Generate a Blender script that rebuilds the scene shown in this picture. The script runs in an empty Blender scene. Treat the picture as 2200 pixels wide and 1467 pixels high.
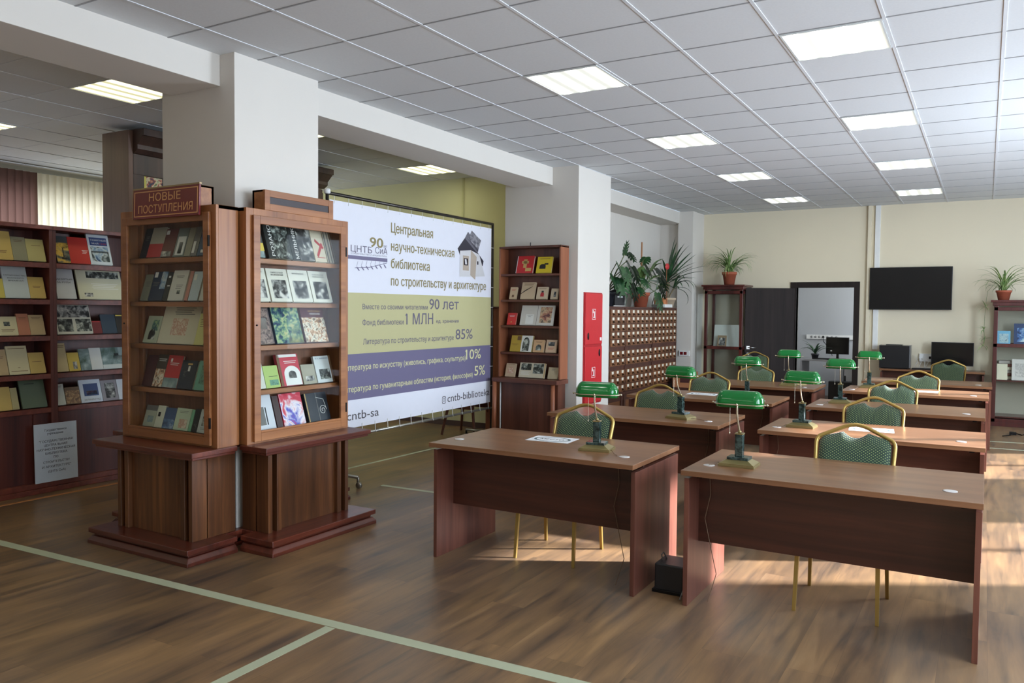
import bpy, bmesh, math, random
from mathutils import Vector, Matrix
from mathutils.geometry import delaunay_2d_cdt
PI = math.pi
R = math.radians
random.seed(7)
scene = bpy.context.scene
C = scene.collection

def lin(r, g, b, a=1.0):
    f = lambda v: (v/255/12.92) if v/255 <= .04045 else ((v/255+.055)/1.055)**2.4
    return (f(r), f(g), f(b), a)

# ---------------------------------------------------------------- camera
CAM = (-0.0472, -4.5143, 1.60)
yaw, pit, rol, fpx = 0.5328, -0.0393, 0.0086, 1725.66
cy, sy = math.cos(yaw), math.sin(yaw)
r_ = Vector((cy, sy, 0)); d_ = Vector((-sy, cy, 0)); z_ = Vector((0, 0, 1))
fw = d_*math.cos(pit)+z_*math.sin(pit)
up = -d_*math.sin(pit)+z_*math.cos(pit)
cr_, sr_ = math.cos(rol), math.sin(rol)
Rx = r_*cr_+up*sr_; Uy = -r_*sr_+up*cr_
cd = bpy.data.cameras.new('camera'); cam = bpy.data.objects.new('camera', cd); C.objects.link(cam)
m = Matrix((Rx, Uy, -fw)).transposed().to_4x4(); m.translation = Vector(CAM)
cam.matrix_world = m
cd.sensor_width = 36; cd.lens = fpx/2200*36; cd.clip_start = .05; cd.clip_end = 100
scene.camera = cam

# ---------------------------------------------------------------- look, world, sun, window daylight, added office fill
vs = scene.view_settings
vs.view_transform = 'Standard'; vs.look = 'None'; vs.gamma = 1; vs.use_curve_mapping = False
vs.exposure = 0.12
w = bpy.data.worlds.new('sky'); scene.world = w; w.use_nodes = True
bg = w.node_tree.nodes['Background']; bg.inputs[0].default_value = (.62, .78, 1, 1); bg.inputs[1].default_value = 1.6
SUN_AZ, SUN_EL = 30, 24
sd = bpy.data.lights.new('sun', 'SUN'); sd.energy = 27.0; sd.angle = R(1.6); sd.color = (.88, .91, 1)
so = bpy.data.objects.new('sun', sd); C.objects.link(so)
sdir = Vector((math.cos(R(SUN_AZ))*math.cos(R(SUN_EL)), math.sin(R(SUN_AZ))*math.cos(R(SUN_EL)), math.sin(R(SUN_EL))))
so.rotation_euler = sdir.to_track_quat('Z', 'Y').to_euler(); so.location = (6, 4, 4)
def area(name, loc, rot, sx, sy_, power, col):
    a = bpy.data.lights.new(name, 'AREA'); a.shape = 'RECTANGLE'; a.size = sx; a.size_y = sy_; a.energy = power; a.color = col
    o = bpy.data.objects.new(name, a); C.objects.link(o); o.location = loc; o.rotation_euler = rot; return o
WX = 2.75      # right wall
WINS = [(-4.6, -2.6), (-2.0, 0.0), (2.55, 4.35), (6.1, 7.9)]   # window openings in the right wall
WZ = (.85, 2.95)
PWR = [80, 170, 330, 60]
for (a, b), p in zip(WINS, PWR):
    area('window_and_fill_light', (WX+.12, (a+b)/2, (WZ[0]+WZ[1])/2), (0, R(90), 0), WZ[1]-WZ[0], b-a, p, (.72, .85, 1))
area('window_and_fill_light', (-10.95, 1.4, 1.9), (0, R(-90), 0), 2.0, 5.0, 120, (.9, .94, 1))
area('window_and_fill_light', (-.95, 10.9, 1.7), (0, R(90), 0), 1.4, 1.4, 40, (.86, .92, 1))  # fill light added to brighten the office; that wall has no window

# ---------------------------------------------------------------- materials
MATS = {}
def nt(name):
    m = bpy.data.materials.new(name); m.use_nodes = True
    return m, m.node_tree, m.node_tree.nodes['Principled BSDF']
def flat(name, col, rough=.5, metal=0, **k):
    if name in MATS: return MATS[name]
    m, t, b = nt(name)
    b.inputs['Base Color'].default_value = lin(*col); b.inputs['Roughness'].default_value = rough; b.inputs['Metallic'].default_value = metal
    if k.get('coat'): b.inputs['Coat Weight'].default_value = k['coat']; b.inputs['Coat Roughness'].default_value = .05
    if k.get('spec') is not None: b.inputs['Specular IOR Level'].default_value = k['spec']
    # slight procedural mottling so that no surface is perfectly even
    n = t.nodes.new('ShaderNodeTexNoise'); n.inputs['Scale'].default_value = k.get('ns', 12); n.inputs['Detail'].default_value = 3
    tc = t.nodes.new('ShaderNodeTexCoord'); t.links.new(tc.outputs['Object'], n.inputs['Vector'])
    mx = t.nodes.new('ShaderNodeMix'); mx.data_type = 'RGBA'
    c = lin(*col); v = k.get('var', .05)
    mx.inputs['A'].default_value = (c[0]*(1-v), c[1]*(1-v), c[2]*(1-v), 1); mx.inputs['B'].default_value = (min(1, c[0]*(1+v)), min(1, c[1]*(1+v)), min(1, c[2]*(1+v)), 1)
    t.links.new(n.outputs['Fac'], mx.inputs['Factor']); t.links.new(mx.outputs['Result'], b.inputs['Base Color'])
    if k.get('bump'):
        bp = t.nodes.new('ShaderNodeBump'); bp.inputs['Strength'].default_value = k['bump']; bp.inputs['Distance'].default_value = .002
        n2 = t.nodes.new('ShaderNodeTexNoise'); n2.inputs['Scale'].default_value = k.get('bs', 180); t.links.new(tc.outputs['Object'], n2.inputs['Vector'])
        t.links.new(n2.outputs['Fac'], bp.inputs['Height']); t.links.new(bp.outputs['Normal'], b.inputs['Normal'])
    MATS[name] = m; return m
def wood(name, c1, c2, axis, rough=.35, c3=None, fine=1.0, coat=0, spec=.5):
    if name in MATS: return MATS[name]
    m, t, b = nt(name); N = t.nodes; L = t.links
    tc = N.new('ShaderNodeTexCoord'); oi = N.new('ShaderNodeObjectInfo')
    mp = N.new('ShaderNodeMapping'); s = [22*fine, 22*fine, 22*fine]; s[axis] = 1.1*fine; mp.inputs['Scale'].default_value = s
    L.new(tc.outputs['Object'], mp.inputs['Vector'])
    n = N.new('ShaderNodeTexNoise'); n.noise_dimensions = '4D'; n.inputs['Scale'].default_value = 1; n.inputs['Detail'].default_value = 5; n.inputs['Roughness'].default_value = .6; n.inputs['Distortion'].default_value = .6
    L.new(mp.outputs['Vector'], n.inputs['Vector'])
    mu = N.new('ShaderNodeMath'); mu.operation = 'MULTIPLY'; mu.inputs[1].default_value = 37; L.new(oi.outputs['Random'], mu.inputs[0]); L.new(mu.outputs[0], n.inputs['W'])
    n2 = N.new('ShaderNodeTexNoise'); n2.noise_dimensions = '4D'; n2.inputs['Scale'].default_value = .22; n2.inputs['Detail'].default_value = 2
    L.new(mp.outputs['Vector'], n2.inputs['Vector']); L.new(mu.outputs[0], n2.inputs['W'])
    ad = N.new('ShaderNodeMath'); ad.operation = 'MULTIPLY_ADD'; ad.inputs[1].default_value = .5; L.new(n2.outputs['Fac'], ad.inputs[0])
    hf = N.new('ShaderNodeMath'); hf.operation = 'MULTIPLY'; hf.inputs[1].default_value = .5; L.new(n.outputs['Fac'], hf.inputs[0]); L.new(hf.outputs[0], ad.inputs[2])
    r = N.new('ShaderNodeValToRGB'); r.color_ramp.elements[0].position = .36; r.color_ramp.elements[1].position = .64
    r.color_ramp.elements[0].color = lin(*c1); r.color_ramp.elements[1].color = lin(*c2)
    if c3: e = r.color_ramp.elements.new(.5); e.color = lin(*c3)
    L.new(ad.outputs[0], r.inputs['Fac']); L.new(r.outputs['Color'], b.inputs['Base Color'])
    b.inputs['Roughness'].default_value = rough; b.inputs['Coat Weight'].default_value = coat; b.inputs['Coat Roughness'].default_value = .12
    b.inputs['Specular IOR Level'].default_value = spec
    bp = N.new('ShaderNodeBump'); bp.inputs['Strength'].default_value = .12; bp.inputs['Distance'].default_value = .001
    L.new(n.outputs['Fac'], bp.inputs['Height']); L.new(bp.outputs['Normal'], b.inputs['Normal'])
    MATS[name] = m; return m
def pic(name, cols, scale=14, rough=.3, stretch=(1, 1, 1), const=False):
    """printed picture: blotchy procedural image in a few inks"""
    if name in MATS: return MATS[name]
    m, t, b = nt(name); N = t.nodes; L = t.links
    tc = N.new('ShaderNodeTexCoord'); mp = N.new('ShaderNodeMapping'); mp.inputs['Scale'].default_value = stretch; L.new(tc.outputs['Object'], mp.inputs['Vector'])
    oi = N.new('ShaderNodeObjectInfo'); mu = N.new('ShaderNodeMath'); mu.operation = 'MULTIPLY'; mu.inputs[1].default_value = 19; L.new(oi.outputs['Random'], mu.inputs[0])
    n = N.new('ShaderNodeTexNoise'); n.noise_dimensions = '4D'; n.inputs['Scale'].default_value = scale; n.inputs['Detail'].default_value = 4; n.inputs['Roughness'].default_value = .55; n.inputs['Distortion'].default_value = .8
    L.new(mp.outputs['Vector'], n.inputs['Vector']); L.new(mu.outputs[0], n.inputs['W'])
    r = N.new('ShaderNodeValToRGB'); cr = r.color_ramp
    k = len(cols)
    while len(cr.elements) < k: cr.elements.new(.5)
    for i, c in enumerate(cols): cr.elements[i].position = .36+.28*i/(k-1); cr.elements[i].color = lin(*c)
    if const: cr.interpolation = 'CONSTANT'
    L.new(n.outputs['Fac'], r.inputs['Fac']); L.new(r.outputs['Color'], b.inputs['Base Color']); b.inputs['Roughness'].default_value = rough
    MATS[name] = m; return m
def glass(name='thin glass', tint=(.965, .98, .97), gl=.07):
    if name in MATS: return MATS[name]
    m = bpy.data.materials.new(name); m.use_nodes = True; t = m.node_tree; N = t.nodes; N.clear(); L = t.links
    o = N.new('ShaderNodeOutputMaterial'); mix = N.new('ShaderNodeMixShader'); tr = N.new('ShaderNodeBsdfTransparent'); g = N.new('ShaderNodeBsdfGlossy')
    tr.inputs[0].default_value = (*tint, 1); g.inputs['Roughness'].default_value = .02; g.inputs['Color'].default_value = (1, 1, 1, 1)
    lw = N.new('ShaderNodeLayerWeight'); lw.inputs[0].default_value = .5
    pw = N.new('ShaderNodeMath'); pw.operation = 'POWER'; pw.inputs[1].default_value = 4; L.new(lw.outputs['Facing'], pw.inputs[0])
    fr = N.new('ShaderNodeMath'); fr.operation = 'MULTIPLY_ADD'; fr.inputs[1].default_value = .35; fr.inputs[2].default_value = .006; L.new(pw.outputs[0], fr.inputs[0])
    L.new(fr.outputs[0], mix.inputs[0]); L.new(tr.outputs[0], mix.inputs[1]); L.new(g.outputs[0], mix.inputs[2]); L.new(mix.outputs[0], o.inputs[0])
    MATS[name] = m; return m
def emit(name, col, s):
    m, t, b = nt(name); b.inputs['Base Color'].default_value = lin(*col); b.inputs['Emission Color'].default_value = lin(*col); b.inputs['Emission Strength'].default_value = s
    MATS[name] = m; return m

# ---------------------------------------------------------------- mesh building
class MB:
    def __init__(s): s.v = []; s.f = []; s.mi = []; s.sm = []; s.M = Matrix.Identity(4)
    def add(s, vs, fs, mi=0, smooth=False):
        o = len(s.v); s.v += [tuple(s.M @ Vector(p)) for p in vs]
        s.f += [tuple(o+i for i in f) for f in fs]; s.mi += [mi]*len(fs); s.sm += [smooth]*len(fs); return s
    def box(s, x0, x1, y0, y1, z0, z1, mi=0):
        if x0 > x1: x0, x1 = x1, x0
        if y0 > y1: y0, y1 = y1, y0
        if z0 > z1: z0, z1 = z1, z0
        v = [(x0, y0, z0), (x1, y0, z0), (x1, y1, z0), (x0, y1, z0), (x0, y0, z1), (x1, y0, z1), (x1, y1, z1), (x0, y1, z1)]
        return s.add(v, [(0, 3, 2, 1), (4, 5, 6, 7), (0, 1, 5, 4), (1, 2, 6, 5), (2, 3, 7, 6), (3, 0, 4, 7)], mi)
    def prism(s, poly, axis, a, b, mi=0):
        """poly: 2-D points; extruded along axis from a to b (other two axes in xyz order)"""
        def P(p, t):
            l = [p[0], p[1]]; l.insert(axis, t); return tuple(l)
        n = len(poly); v = [P(p, a) for p in poly]+[P(p, b) for p in poly]
        fs = [tuple(range(n))[::-1], tuple(range(n, 2*n))]+[(i, (i+1) % n, n+(i+1) % n, n+i) for i in range(n)]
        return s.add(v, fs, mi)
    def tube(s, pts, r, n=8, mi=0, cap=True, sq=None):
        pts = [Vector(p) for p in pts]; rs = r if isinstance(r, (list, tuple)) else [r]*len(pts)
        v = []; fs = []; pr = None
        for i, p in enumerate(pts):
            t = (pts[min(i+1, len(pts)-1)]-pts[max(i-1, 0)]).normalized()
            if pr is None:
                a = Vector((0, 0, 1)) if abs(t.z) < .9 else Vector((1, 0, 0)); x = t.cross(a).normalized()
            else: x = (pr-t*pr.dot(t)).normalized()
            pr = x; y = t.cross(x)
            for k in range(n):
                an = 2*PI*(k+.5)/n; cx, cy2 = math.cos(an), math.sin(an)
                if sq: cx *= sq[0]; cy2 *= sq[1]
                v.append(p+(x*cx+y*cy2)*rs[i])
        for i in range(len(pts)-1):
            for k in range(n): fs.append((i*n+k, i*n+(k+1) % n, (i+1)*n+(k+1) % n, (i+1)*n+k))
        if cap: fs += [tuple(range(n))[::-1], tuple(range((len(pts)-1)*n, len(pts)*n))]
        return s.add([tuple(p) for p in v], fs, mi, n > 6)
    def lathe(s, prof, n=24, c=(0, 0, 0), mi=0):
        v = []; fs = []
        for (r, z) in prof:
            for k in range(n): a = 2*PI*k/n; v.append((c[0]+r*math.cos(a), c[1]+r*math.sin(a), c[2]+z))
        for i in range(len(prof)-1):
            for k in range(n): fs.append((i*n+k, i*n+(k+1) % n, (i+1)*n+(k+1) % n, (i+1)*n+k))
        fs += [tuple(range(n))[::-1], tuple(range((len(prof)-1)*n, len(prof)*n))]
        return s.add(v, fs, mi, True)
    def quad(s, a, b, c, d, mi=0): return s.add([a, b, c, d], [(0, 1, 2, 3)], mi)
    def frame(s, x0, x1, z0, z1, w, y0, y1, mi=0):
        """rectangular frame in the xz plane, border width w"""
        s.box(x0, x0+w, y0, y1, z0, z1, mi); s.box(x1-w, x1, y0, y1, z0, z1, mi)
        s.box(x0+w, x1-w, y0, y1, z0, z0+w, mi); return s.box(x0+w, x1-w, y0, y1, z1-w, z1, mi)
    def build(s, name, mats, parent=None, bevel=0, loc=None, rotz=0, solid=0):
        me = bpy.data.meshes.new(name); me.from_pydata(s.v, [], s.f)
        if not isinstance(mats, (list, tuple)): mats = [mats]
        for m in mats: me.materials.append(m)
        me.polygons.foreach_set('material_index', s.mi); me.polygons.foreach_set('use_smooth', s.sm); me.update()
        o = bpy.data.objects.new(name, me); C.objects.link(o)
        if parent: o.parent = parent
        if loc: o.location = loc
        if rotz: o.rotation_euler = (0, 0, rotz)
        if bevel:
            b = o.modifiers.new('bevel', 'BEVEL'); b.width = bevel; b.segments = 2; b.limit_method = 'ANGLE'; b.harden_normals = False
        return o
def tag(o, label, cat, group=None, kind=None):
    o['label'] = label; o['category'] = cat
    if group: o['group'] = group
    if kind: o['kind'] = kind
    return o
def thing(name, label, cat, loc=(0, 0, 0), rotz=0, group=None):
    o = bpy.data.objects.new(name, None); o.empty_display_size = .1; C.objects.link(o); o.location = loc; o.rotation_euler = (0, 0, rotz)
    return tag(o, label, cat, group)
def struct(name, mb, mats, bevel=0):
    o = mb.build(name, mats, bevel=bevel); o['kind'] = 'structure'; return o
KIDS = lambda o: [c for c in C.objects if c.parent == o]
def dup(root, loc, rotz=None, label=None):
    def cp(o, par):
        c = o.copy(); C.objects.link(c); c.parent = par
        for ch in KIDS(o): cp(ch, c)
        return c
    r = cp(root, None); r.location = loc
    if rotz is not None: r.rotation_euler = (root.rotation_euler.x, root.rotation_euler.y, rotz)
    if label: r['label'] = label
    return r
# lettering -> thin meshes, local x right, z up, facing -y
_cap = {}
def letters(s, name, mat, parent, x0, x1, z, cap, y=-.001, bold=.0, rot=0, thick=.0004, center=False, world=False):
    cu = bpy.data.curves.new('t', 'FONT'); cu.body = s; cu.size = 1; cu.resolution_u = 3; cu.fill_mode = 'NONE'
    o = bpy.data.objects.new('t', cu)
    me = bpy.data.meshes.new_from_object(o)
    adj = {}
    for e in me.edges:
        i, j = e.vertices; adj.setdefault(i, []).append(j); adj.setdefault(j, []).append(i)
    co = [v.co.copy() for v in me.vertices]; seen = set(); loops = []
    for s0 in range(len(co)):
        if s0 in seen or s0 not in adj: continue
        lp = [s0]; seen.add(s0); nx = min(adj[s0])
        while nx is not None:
            lp.append(nx); seen.add(nx); c_ = [k for k in adj[nx] if k not in seen]; nx = c_[0] if c_ else None
        loops.append([co[i] for i in lp])
    bpy.data.objects.remove(o); bpy.data.curves.remove(cu); bpy.data.meshes.remove(me)
    # fill with the non-zero winding rule, glyph by glyph
    loops.sort(key=lambda l: min(v.x for v in l)); groups = []
    for l in loops:
        lo_, hi_ = min(v.x for v in l), max(v.x for v in l)
        if groups and lo_ < groups[-1][1]: groups[-1][0].append(l); groups[-1][1] = max(groups[-1][1], hi_)
        else: groups.append([[l], hi_])
    VV, FF = [], []
    for ls, _ in groups:
        pv, pe = [], []
        for l in ls: k0 = len(pv); pv += [Vector((v.x, v.y)) for v in l]; pe += [(k0+i, k0+(i+1) % len(l)) for i in range(len(l))]
        ov, oe, of = delaunay_2d_cdt(pv, pe, [], 0, 1e-5)[:3]
        base = len(VV); VV += [(v.x, v.y, 0) for v in ov]
        for t in of:
            cx_ = sum(ov[k].x for k in t)/len(t); cy_ = sum(ov[k].y for k in t)/len(t); wn_ = 0
            for i, j in pe:
                u, v = pv[i], pv[j]
                if (u.y > cy_) != (v.y > cy_) and cx_ < (v.x-u.x)*(cy_-u.y)/(v.y-u.y)+u.x: wn_ += 1 if v.y > u.y else -1
            if wn_: FF.append(tuple(base+k for k in t))
    me = bpy.data.meshes.new(name); me.from_pydata(VV, [], FF)
    if not me.vertices: return None
    xs = [v.co.x for v in me.vertices]; a, b = min(xs), max(xs)
    sx = (x1-x0)/(b-a) if x1 is not None else cap/.72
    szc = cap/.72
    ca, sa = math.cos(rot), math.sin(rot)
    for v in me.vertices:
        lx = (v.co.x-a)*sx; lz = v.co.y*szc
        v.co = (x0+lx*ca-lz*sa, y, z+lx*sa+lz*ca)
    if bold:
        vv = [tuple(v.co) for v in me.vertices]; ff = [tuple(q.vertices) for q in me.polygons]; n_ = len(vv); d_b = bold*cap*1.15
        off = [(-d_b*ca, -d_b*sa), (0, 0), (d_b*ca, d_b*sa), (-d_b*.5*sa, d_b*.5*ca), (d_b*.5*sa, -d_b*.5*ca)]
        V2 = [(v[0]+o_[0], v[1]-.00002*i, v[2]+o_[1]) for i, o_ in enumerate(off) for v in vv]; F2 = [tuple(k+n_*i for k in f) for i in range(5) for f in ff]
        me = bpy.data.meshes.new(name); me.from_pydata(V2, [], F2)
    me.materials.append(mat); me.update()
    ob = bpy.data.objects.new(name, me); C.objects.link(ob); ob.parent = parent
    return ob
# ---------------------------------------------------------------- the room
def wallmat(name, col, rough=.85): return flat(name, col, rough, var=.02, ns=3, bump=.15, bs=260)
M_wall = wallmat('wall paint off-white', (212, 206, 197))
M_wallw = wallmat('far wall paint cream', (220, 209, 184))
M_green = wallmat('back wall paint pale olive', (206, 203, 160))
M_tile = flat('ceiling tile', (212, 215, 217), .9, var=.05, ns=60, bump=.4, bs=400)
M_grid = flat('ceiling grid white metal', (212, 215, 218), .7)
M_white = flat('white plastic', (225, 225, 222), .4)
def floor_mat():
    m, t, b = nt('laminate floor planks'); N = t.nodes; L = t.links
    tc = N.new('ShaderNodeTexCoord'); mp = N.new('ShaderNodeMapping'); mp.inputs['Rotation'].default_value = (0, 0, R(90)); L.new(tc.outputs['Object'], mp.inputs['Vector'])
    br = N.new('ShaderNodeTexBrick'); br.inputs['Scale'].default_value = 1; br.inputs['Brick Width'].default_value = 1.29; br.inputs['Row Height'].default_value = .195
    br.inputs['Mortar Size'].default_value = .0008; br.inputs['Mortar Smooth'].default_value = .6; br.offset = .37; br.inputs['Bias'].default_value = 0
    br.inputs['Color1'].default_value = (0, 0, 0, 1); br.inputs['Color2'].default_value = (1, 1, 1, 1); br.inputs['Mortar'].default_value = (.5, .5, .5, 1)
    L.new(mp.outputs['Vector'], br.inputs['Vector'])
    sep = N.new('ShaderNodeSeparateColor'); L.new(br.outputs['Color'], sep.inputs[0])
    # grain, shifted per plank
    g = N.new('ShaderNodeMapping'); g.inputs['Scale'].default_value = (9, .9, 1); L.new(tc.outputs['Object'], g.inputs['Vector'])
    w4 = N.new('ShaderNodeMath'); w4.operation = 'MULTIPLY'; w4.inputs[1].default_value = 3.5; L.new(sep.outputs[0], w4.inputs[0])
    n1 = N.new('ShaderNodeTexNoise'); n1.noise_dimensions = '4D'; n1.inputs['Scale'].default_value = 1.3; n1.inputs['Detail'].default_value = 6; n1.inputs['Roughness'].default_value = .62; n1.inputs['Distortion'].default_value = .7
    L.new(g.outputs['Vector'], n1.inputs['Vector']); L.new(w4.outputs[0], n1.inputs['W'])
    g2 = N.new('ShaderNodeMapping'); g2.inputs['Scale'].default_value = (2.4, .8, 1); L.new(tc.outputs['Object'], g2.inputs['Vector'])
    n2 = N.new('ShaderNodeTexNoise'); n2.inputs['Scale'].default_value = 1.2; n2.inputs['Detail'].default_value = 3; L.new(g2.outputs['Vector'], n2.inputs['Vector'])
    r1 = N.new('ShaderNodeValToRGB'); e = r1.color_ramp.elements
    e[0].position = .34; e[0].color = lin(54, 42, 36); e[1].position = .72; e[1].color = lin(160, 126, 88)
    x = e.new(.45); x.color = lin(106, 80, 56); x = e.new(.58); x.color = lin(136, 102, 68)
    L.new(n1.outputs['Fac'], r1.inputs['Fac'])
    r2 = N.new('ShaderNodeValToRGB'); e = r2.color_ramp.elements
    e[0].position = .35; e[0].color = lin(84, 76, 70); e[1].position = .65; e[1].color = lin(158, 126, 90)
    L.new(n2.outputs['Fac'], r2.inputs['Fac'])
    mx = N.new('ShaderNodeMix'); mx.data_type = 'RGBA'; mx.blend_type = 'MIX'; mx.inputs['Factor'].default_value = .42
    L.new(r1.outputs['Color'], mx.inputs['A']); L.new(r2.outputs['Color'], mx.inputs['B'])
    hs = N.new('ShaderNodeHueSaturation'); L.new(mx.outputs['Result'], hs.inputs['Color'])
    vv = N.new('ShaderNodeMath'); vv.operation = 'MULTIPLY_ADD'; vv.inputs[1].default_value = .22; vv.inputs[2].default_value = .88; L.new(sep.outputs[0], vv.inputs[0]); L.new(vv.outputs[0], hs.inputs['Value'])
    dk = N.new('ShaderNodeMix'); dk.data_type = 'RGBA'; dk.inputs['B'].default_value = lin(92, 70, 54)
    L.new(br.outputs['Fac'], dk.inputs['Factor']); L.new(hs.outputs['Color'], dk.inputs['A']); L.new(dk.outputs['Result'], b.inputs['Base Color'])
    rr = N.new('ShaderNodeMath'); rr.operation = 'MULTIPLY_ADD'; rr.inputs[1].default_value = .18; rr.inputs[2].default_value = .26; L.new(n1.outputs['Fac'], rr.inputs[0]); L.new(rr.outputs[0], b.inputs['Roughness'])
    bp = N.new('ShaderNodeBump'); bp.inputs['Strength'].default_value = .10; bp.inputs['Distance'].default_value = .001; L.new(n1.outputs['Fac'], bp.inputs['Height']); L.new(bp.outputs['Normal'], b.inputs['Normal'])
    MATS['floor'] = m; return m
M_floor = floor_mat()
YB, YF, XL = -8.0, 9.41, -10.65
HC, HC2 = 3.296, 3.38
struct('floor', MB().box(XL-.2, WX+.2, YB-.2, 12.2, -.12, 0), M_floor)
# ceilings: tile field + metal grid
struct('ceiling', MB().box(-4.6, WX+.2, YB-.2, YF+.2, HC+.002, HC+.12), M_tile)
struct('ceiling_side_room', MB().box(XL-.2, -4.98, YB-.2, 4.75, HC2+.002, HC2+.12), M_tile)
g = MB()
for i in range(-4, 8):
    x = -.6*i
    if x < WX: g.box(x-.010, x+.010, YB, YF, HC-.002, HC+.004)
struct('trim_1', g, M_grid); g = MB()
for j in range(-13, 16):
    y = .6*j
    if y > YB: g.box(-4.6, WX, y-.006, y+.006, HC-.0005, HC+.004)
M_joint = flat('ceiling cross joint', (146, 148, 150), .7)
struct('trim_15', g, M_joint)

g = MB()
for k in range(0, 9): x = -5.36-.6*k; g.box(x-.012, x+.012, YB, 4.6, HC2-.003, HC2+.004)
for k in range(-13, 9):
    y = -.66+.6*k
    if YB < y < 4.6: g.box(XL, -5.0, y-.006, y+.006, HC2-.0005, HC2+.004)
struct('trim_2', g, M_grid)
# walls
DX0, DX1, DZ = -2.775, -1.885, 2.01        # doorway in the far wall
wf = MB(); wf.box(-4.62, DX0, YF, YF+.16, 0, HC+.1); wf.box(DX1, WX+.2, YF, YF+.16, 0, HC+.1); wf.box(DX0, DX1, YF, YF+.16, DZ, HC+.1)
struct('wall_far', wf, M_wallw)
wr = MB(); y = YB-.2
for (a, b) in WINS: wr.box(WX, WX+.2, y, a, 0, HC+.1); wr.box(WX, WX+.2, a, b, 0, WZ[0]); wr.box(WX, WX+.2, a, b, WZ[1], HC+.1); y = b
wr.box(WX, WX+.2, y, YF+.2, 0, HC+.1)
struct('wall_right', wr, M_wall)
for k, (a, b) in enumerate(WINS):
    wn = MB(); wn.box(WX+.13, WX+.18, a, a+.06, *WZ); wn.box(WX+.13, WX+.18, b-.06, b, *WZ); wn.box(WX+.13, WX+.18, a, b, WZ[0], WZ[0]+.06); wn.box(WX+.13, WX+.18, a, b, WZ[1]-.06, WZ[1])
    mid = (a+b)/2; wn.box(WX+.13, WX+.18, mid-.035, mid+.035, *WZ)
    wn.box(WX-.14, WX+.1, a-.04, b+.04, WZ[0]-.04, WZ[0])
    struct('window_%d' % (k+1), wn, M_white)
struct('wall_back', MB().box(XL-.2, WX+.2, YB-.2, YB, 0, HC2+.1), M_wall)
# window wall of the side room, with a long window opening behind the blinds
wl = MB(); wl.box(XL-.2, XL, YB-.2, -1.2, 0, HC2+.1); wl.box(XL-.2, XL, 4.0, 4.8, 0, HC2+.1); wl.box(XL-.2, XL, -1.2, 4.0, 0, .9); wl.box(XL-.2, XL, -1.2, 4.0, 3.0, HC2+.1)
struct('wall_left', wl, M_wall)
wn = MB()
for y in (-1.2, .1, 1.4, 2.7, 3.94): wn.box(XL-.14, XL-.08, y, y+.06, .9, 3.0)
wn.box(XL-.14, XL-.08, -1.2, 4, .9, .96); wn.box(XL-.14, XL-.08, -1.2, 4, 2.94, 3)
struct('window_5', wn, M_white)
struct('wall_side_room', MB().box(XL-.2, -4.98, 4.6, 4.75, 0, HC2+.1), M_green)
struct('trim_3', MB().box(-6.225, -6.195, 4.585, 4.6, 0, HC2), flat('joint strip', (190, 188, 140), .7))
struct('wall_niche', MB().box(-5.15, -5.0, 4.9, 9.0, 0, HC), M_wall)
struct('wall_niche_end', MB().box(-5.1, -4.58, 8.97, YF+.1, 0, HC), M_wall)
struct('trim_14', MB().box(-5.0, -4.36, 8.8, YF, 0, HC) if False else MB().box(-4.62, -4.36, 8.8, YF, 0, HC), M_wall)      # engaged pier in the far corner
# columns and beams
struct('trim_4', MB().box(-5.153, -4.4, -.8, -.02, 0, HC2), M_wall, .004)
struct('trim_5', MB().box(-5.2, -4.195, 4.03, 4.96, 0, HC2), M_wall, .004)
struct('trim_6', MB().box(-5.04, -4.54, YB, -.8, 3.09, HC2+.1), M_wall, .003)
struct('trim_7', MB().box(-5.04, -4.54, -.02, 4.03, 3.09, HC2+.1), M_wall, .003)
struct('trim_8', MB().box(-5.04, -4.60, 4.96, 8.97, 3.10, HC), M_wall, .003)
# flat pilaster and pipe box on the far wall
struct('trim_9', MB().box(-1.70, -1.645, YF-.05, YF, 0, HC), M_wallw, .003)
struct('trim_10', MB().box(-1.595, -1.52, YF-.035, YF, 1.02, HC), M_white, .003)
# skirting
M_base = flat('dark skirting', (74, 52, 42), .5)
struct('baseboard_far', MB().box(-4.36, DX0-.1, YF-.015, YF, 0, .07).box(DX1+.1, WX, YF-.015, YF, 0, .07), M_base)
struct('baseboard_side_room', MB().box(XL, -5.2, 4.585, 4.6, 0, .07), M_base)
struct('baseboard_right', MB().box(WX-.015, WX, YB, YF, 0, .07), M_base)
# room behind the doorway
M_grey = wallmat('office wall grey', (176, 178, 180))
off = MB(); off.box(-3.9, -.9, 11.9, 12.1, 0, 3.0); off.box(-4.0, -3.9, YF+.16, 12.1, 0, 3.0); off.box(-.9, -.8, YF+.16, 12.1, 0, 3.0)
struct('wall_office', off, M_grey)
struct('ceiling_office', MB().box(-4, -.8, YF+.16, 12.1, 3.0, 3.1), M_tile)
# door frame, door leaf (opened flat against the wall)
M_wenge = wood('wenge veneer', (34, 28, 27), (50, 42, 39), 2, .6, spec=.15)
df = MB(); df.box(DX0-.095, DX0, YF-.02, YF+.16, 0, DZ+.09); df.box(DX1, DX1+.085, YF-.02, YF+.16, 0, DZ+.09); df.box(DX0, DX1, YF-.02, YF+.16, DZ, DZ+.09)
struct('door_1', df, M_wenge, .003)
ang = math.atan2(9.06-9.385, -3.49+2.80)
dl = thing('door_leaf', 'dark wenge door leaf swung fully open against the far wall', 'door', (-2.80, 9.385, 0), ang)
MB().box(0, .80, -.02, .02, .01, 2.0).build('leaf', M_wenge, dl, .003)
M_chrome = flat('brushed steel', (190, 190, 188), .25, 1)
h = MB(); h.box(.72, .77, .02, .03, .98, 1.03); h.tube([(.745, .03, 1.005), (.745, .065, 1.005), (.62, .065, 1.005)], .008, 8); h.box(.725, .765, .02, .028, .88, .92)
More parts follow.
